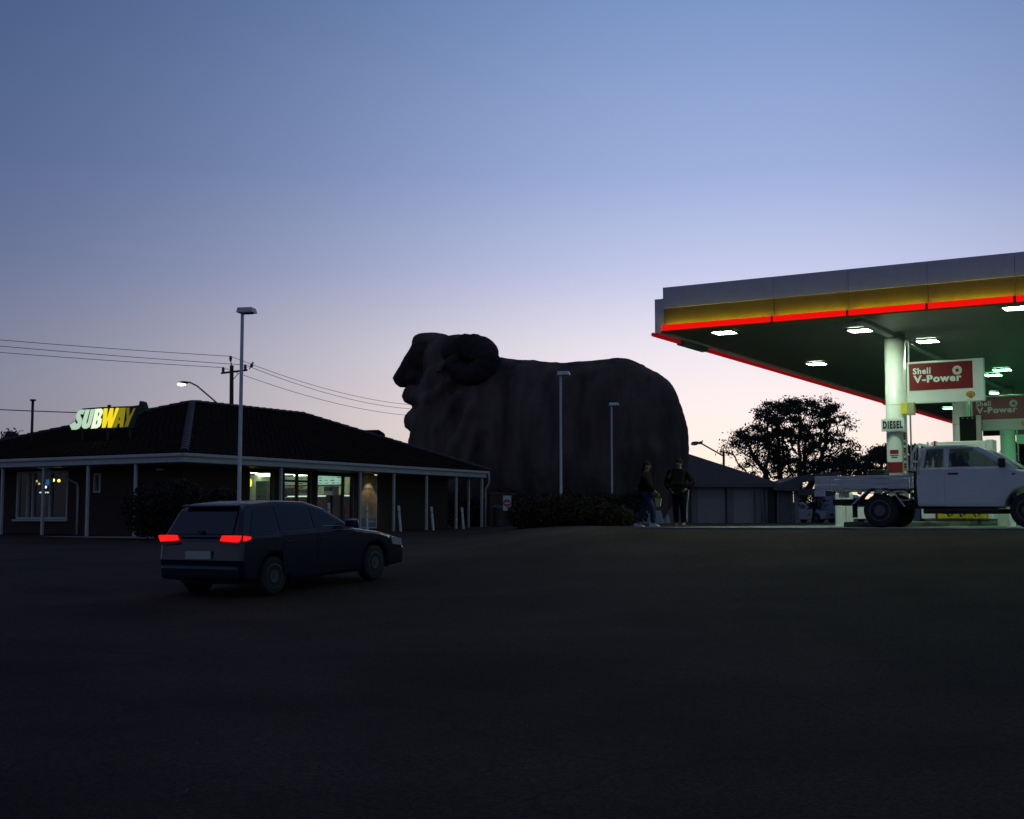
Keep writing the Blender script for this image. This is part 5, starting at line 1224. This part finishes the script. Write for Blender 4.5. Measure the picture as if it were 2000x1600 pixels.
# ------------------------------------------------------------------ two walkers
SKIN = mat('skin', (.20, .13, .09), .6, var=.05); 
def skin(name, nodes, edges, m, parent, grow=0, only=None, sub=2):
    keys = [k for k in nodes if only is None or k in only]; idx = {k: i for i, k in enumerate(keys)}
    me = bpy.data.meshes.new(name); me.from_pydata([nodes[k][0] for k in keys], [(idx[a], idx[b]) for a, b in edges if a in idx and b in idx], [])
    o = bpy.data.objects.new(name, me); col.objects.link(o)
    o.modifiers.new('skin', 'SKIN'); s = o.modifiers.new('sub', 'SUBSURF'); s.levels = sub; s.render_levels = sub
    if not me.skin_vertices: me.skin_vertices.new()
    for k in keys:
        r = nodes[k][1]; r = r if isinstance(r, tuple) else (r, r)
        me.skin_vertices[0].data[idx[k]].radius = (r[0] + grow, r[1] + grow); me.skin_vertices[0].data[idx[k]].use_root = (k == keys[0])
    applied(o); o.data.materials.clear(); o.data.materials.append(m); o.parent = parent
    for p in o.data.polygons: p.use_smooth = True
    return o
def person(loc, rz, label, H, pose, top_m, leg_m, hair_m, shoe_m, long_hair=False):
    t = thing('person', label, 'person', loc, rz, None); k = H / 1.75
    J = {n: (Vector(p) * k, r) for n, (p, r) in pose.items()}
    E_ = [('pelvis', 'waist'), ('waist', 'chest'), ('chest', 'neck'), ('neck', 'head0'), ('head0', 'head1'), ('head1', 'head2')]
    for s in 'LR':
        E_ += [('chest', 'sh' + s), ('sh' + s, 'el' + s), ('el' + s, 'wr' + s), ('wr' + s, 'pa' + s), ('pelvis', 'hip' + s), ('hip' + s, 'kn' + s), ('kn' + s, 'an' + s), ('an' + s, 'to' + s)]
        w, p = J['wr' + s][0], J['pa' + s][0]; d = (p - w).normalized(); sd = d.cross(Vector((0, 1, 0))); sd = sd.normalized() if sd.length > .1 else Vector((0, 1, 0)); nrm = d.cross(sd)
        for f, (off, ln) in enumerate(((-.030, .060), (-.010, .072), (.010, .068), (.028, .052))):
            a = p + sd * off * .9 + d * .02; m_ = a + d * ln * .55 + nrm * .008; e = a + d * ln * .9 + nrm * .03
            J['f%d0' % f + s] = (a, .010); J['f%d1' % f + s] = (m_, .009); J['f%d2' % f + s] = (e, .007)
            E_ += [('pa' + s, 'f%d0' % f + s), ('f%d0' % f + s, 'f%d1' % f + s), ('f%d1' % f + s, 'f%d2' % f + s)]
        a = w.lerp(p, .45) - sd * .035; J['th0' + s] = (a, .011); J['th1' + s] = (a + d * .04 - sd * .018, .009); E_ += [('wr' + s, 'th0' + s), ('th0' + s, 'th1' + s)]
    J2_ = dict(J); pv = J['pelvis']; J2_['hem'] = (pv[0] - Vector((0, 0, .11 * k)), (pv[1][0] * 1.08, pv[1][1] * 1.08))
    skin('body', J, E_, SKIN, t)
    up_ = ['waist', 'pelvis', 'chest', 'neck'] + [a + s for a in ('sh', 'el', 'wr') for s in 'LR']
    skin('jacket', J2_, E_ + [('pelvis', 'hem')], top_m, t, .042, up_ + ['hem'])
    lo = ['pelvis'] + [a + s for a in ('hip', 'kn', 'an') for s in 'LR']
    skin('trousers', J, E_, leg_m, t, .026, lo)
    for s in 'LR':
        an, to = J['an' + s][0], J['to' + s][0]; f = (to - an); f.z = 0; ln = f.length; f.normalize(); c = an.lerp(to, .5); zz = min(an.z, to.z) - .045
        g = MB(); sdv = Vector((-f.y, f.x, 0)); prof = [(-.10, .032, .10), (-.03, .038, .10), (.06, .044, .075), (.13, .040, .05), (.165, .024, .035)]
        rows = []
        for x, w, h in prof:
            o_ = an + f * x; o_.z = zz; rows.append([o_ - sdv * w, o_ + sdv * w, o_ + sdv * w * .85 + Vector((0, 0, h)), o_ - sdv * w * .85 + Vector((0, 0, h))])
        for a_, b_ in zip(rows, rows[1:]):
            for j in range(4): g.quad([a_[j], a_[(j + 1) % 4], b_[(j + 1) % 4], b_[j]])
        g.quad(rows[0]); g.quad(rows[-1]); g.build('shoe', shoe_m, t, bevel=.012)
    h1 = J['head1'][0]; fwd = Vector((1, 0, 0))
    g = MB().ball(h1 + Vector((-.018, 0, .035)), (.108 * k, .086 * k, .105 * k), 16, 12)
    if long_hair:
        for q in range(6): g.ball(h1 + Vector((-.055 - .01 * q, 0, -.03 * q)), (.055, .075 - .005 * q, .06), 10, 8)
    g.build('hair', hair_m, t, smooth=True)
    f = MB().ball(h1 + Vector((.102, 0, -.015)), (.022, .016, .024), 8, 6); f.build('nose', SKIN, t, smooth=True)
    for s in (-1, 1):
        MB().ball(h1 + Vector((.088, s * .032, .012)), (.012, .014, .010), 8, 6).build('eye', CHAS, t); MB().ball(h1 + Vector((0, s * .083, -.005)), (.022, .010, .03), 8, 6).build('ear', SKIN, t)
    MB().box(h1.x + .085, h1.x + .097, h1.y - .024, h1.y + .024, h1.z - .062, h1.z - .052).build('mouth', mat('lips', (.22, .10, .09), .6), t)
    return t, J
base = lambda: {'pelvis': ((0, 0, .95), (.14, .11)), 'waist': ((0, 0, 1.10), (.125, .10)), 'chest': ((.01, 0, 1.32), (.155, .115)), 'neck': ((.02, 0, 1.50), (.052, .055)), 'head0': ((.03, 0, 1.57), (.066, .075)), 'head1': ((.04, 0, 1.645), (.080, .095)), 'head2': ((.035, 0, 1.70), (.062, .075)),
    'shL': ((0, .17, 1.40), .062), 'shR': ((0, -.17, 1.40), .062), 'elL': ((-.06, .25, 1.13), .045), 'elR': ((-.06, -.25, 1.13), .045), 'wrL': ((.06, .25, .90), .030), 'wrR': ((.06, -.25, .90), .030), 'paL': ((.09, .25, .82), (.036, .018)), 'paR': ((.09, -.25, .82), (.036, .018)),
    'hipL': ((0, .09, .88), .092), 'hipR': ((0, -.09, .88), .092), 'knL': ((.03, .10, .49), .06), 'knR': ((.02, -.10, .49), .06), 'anL': ((-.02, .10, .095), .042), 'anR': ((-.02, -.10, .095), .042), 'toL': ((.10, .10, .05), .034), 'toR': ((.10, -.10, .05), .034)}
JEAN = mat('jeans', (.028, .042, .09), .9, var=.2, scale=8, spec=.06); JKD = mat('dark_jacket', (.010, .009, .009), .9, var=.2, spec=.06); OLV = mat('olive_jacket', (.010, .008, .006), .9, var=.2, spec=.06); HRB = mat('brown_hair', (.025, .016, .010), .9, spec=.1); SHW2 = mat('white_shoe', (.5, .5, .48), .6); SHD = mat('dark_shoe', (.03, .03, .03), .6); TRK = mat('track_pants', (.008, .008, .010), .85, spec=.06)
ps = base()
ps.update({'knR': ((.20, -.09, .52), .06), 'anR': ((.22, -.09, .10), .042), 'toR': ((.34, -.09, .055), .034), 'knL': ((-.06, .09, .50), .06), 'anL': ((-.24, .09, .15), .042), 'toL': ((-.14, .09, .05), .034), 'elR': ((.12, -.24, 1.12), .043), 'wrR': ((.30, -.22, .96), .03), 'paR': ((.36, -.21, .90), (.036, .018)), 'elL': ((-.16, .24, 1.14), .043), 'wrL': ((-.10, .24, .90), .03), 'paL': ((-.07, .24, .82), (.036, .018))})
w1 = at_y(1262, 1031, 32.2); z1 = .004
per1, J1 = person((w1.x, w1.y, gh(w1.x, w1.y) + .006), R(-20), 'person in dark jacket and blue jeans striding past the garden bed', 1.62, ps, OLV, JEAN, HRB, SHW2, True)
hb = J1['paR'][0] + Vector((.03, 0, -.08)); hw_ = per1.location + Matrix.Rotation(R(-20), 3, 'Z') @ hb
bg_ = thing('takeaway_bag', 'small pale paper bag hanging from the striding person\'s hand', 'bag', hw_ + Vector((0, 0, -.24)), R(-20))
MB().prism([(-.08, .20), (.08, .20), (.05, 0), (-.05, 0)], 'y', -.04, .04).build('bag_body', mat('paper_bag', (.42, .36, .18), .8), bg_); MB().tube([(-.04, 0, .20), (-.02, 0, .29), (.02, 0, .29), (.04, 0, .20)], .006, 5).build('handle', mat('paper_bag_handle', (.3, .25, .15), .8), bg_)
ps = base()
ps.update({'elL': ((-.02, .36, 1.14), .05), 'elR': ((-.02, -.36, 1.14), .05), 'wrL': ((.10, .22, .98), .034), 'wrR': ((.10, -.22, .98), .034), 'paL': ((.13, .17, .93), (.036, .018)), 'paR': ((.13, -.17, .93), (.036, .018)), 'shL': ((0, .19, 1.41), .07), 'shR': ((0, -.19, 1.41), .07), 'chest': ((.01, 0, 1.32), (.175, .125)), 'waist': ((0, 0, 1.10), (.14, .11))})
w2 = at_y(1328, 1029, 32.8)
per2, J2 = person((w2.x, w2.y, gh(w2.x, w2.y) + .006), R(-115), 'person in black top and track pants with white side stripe, hands at waist', 1.72, ps, JKD, TRK, mat('black_hair', (.010, .008, .007), .9, spec=.1), SHD)
for s, sg in (('L', 1),):
    pts = [J2[n + s][0] + Vector((0, sg * (r + .03), 0)) for n, r in (('hip', .10), ('kn', .066), ('an', .05))]
    a, b, c = pts; MB().tube([a + Vector((0, sg * .03, .12)), a + Vector((0, sg * .015, 0)), a.lerp(b, .5) + Vector((0, sg * .012, 0)), b, b.lerp(c, .5), c + Vector((0, .005, .03))], .014, 6).build('side_stripe', WHITE, per2, smooth=True)

# a few fallen leaves and scraps on the asphalt
LT = mat('dry_litter', (.20, .15, .10), .9)
for k, (u, v) in enumerate(((1289, 1488), (365, 1549), (385, 1457), (1941, 1202), (207, 1503), (1640, 1530))):
    d = ray(u, v); t = 1.0
    for _ in range(40): t += (CAMZ + d.z * t - gh(d.x * t, d.y * t)) / max(.05, -d.z)
    p = Vector((0, 0, CAMZ)) + d * t; p.z = gh(p.x, p.y) + .016
    s = .014; a = k * 1.3
    o = MB().quad([(-s, 0, 0), (0, -s * .5, .004), (s * 1.2, 0, .006), (0, s * .5, .003)]).quad([(-s, 0, -.001), (0, s * .5, .002), (s * 1.2, 0, .005), (0, -s * .5, .003)]).build('fallen_leaf', LT, fix=False)
    o.location = p; o.rotation_euler = (0, 0, a)
    tag(o, ['fallen leaf on the asphalt below the walkers', 'fallen leaf near the lower left edge of the asphalt', 'fallen leaf on the asphalt left of centre', 'fallen leaf on the asphalt before the ute at the right edge', 'fallen leaf at the far lower left', 'fallen leaf on the asphalt at the lower right'][k], 'leaf', 'fallen leaves on the asphalt')
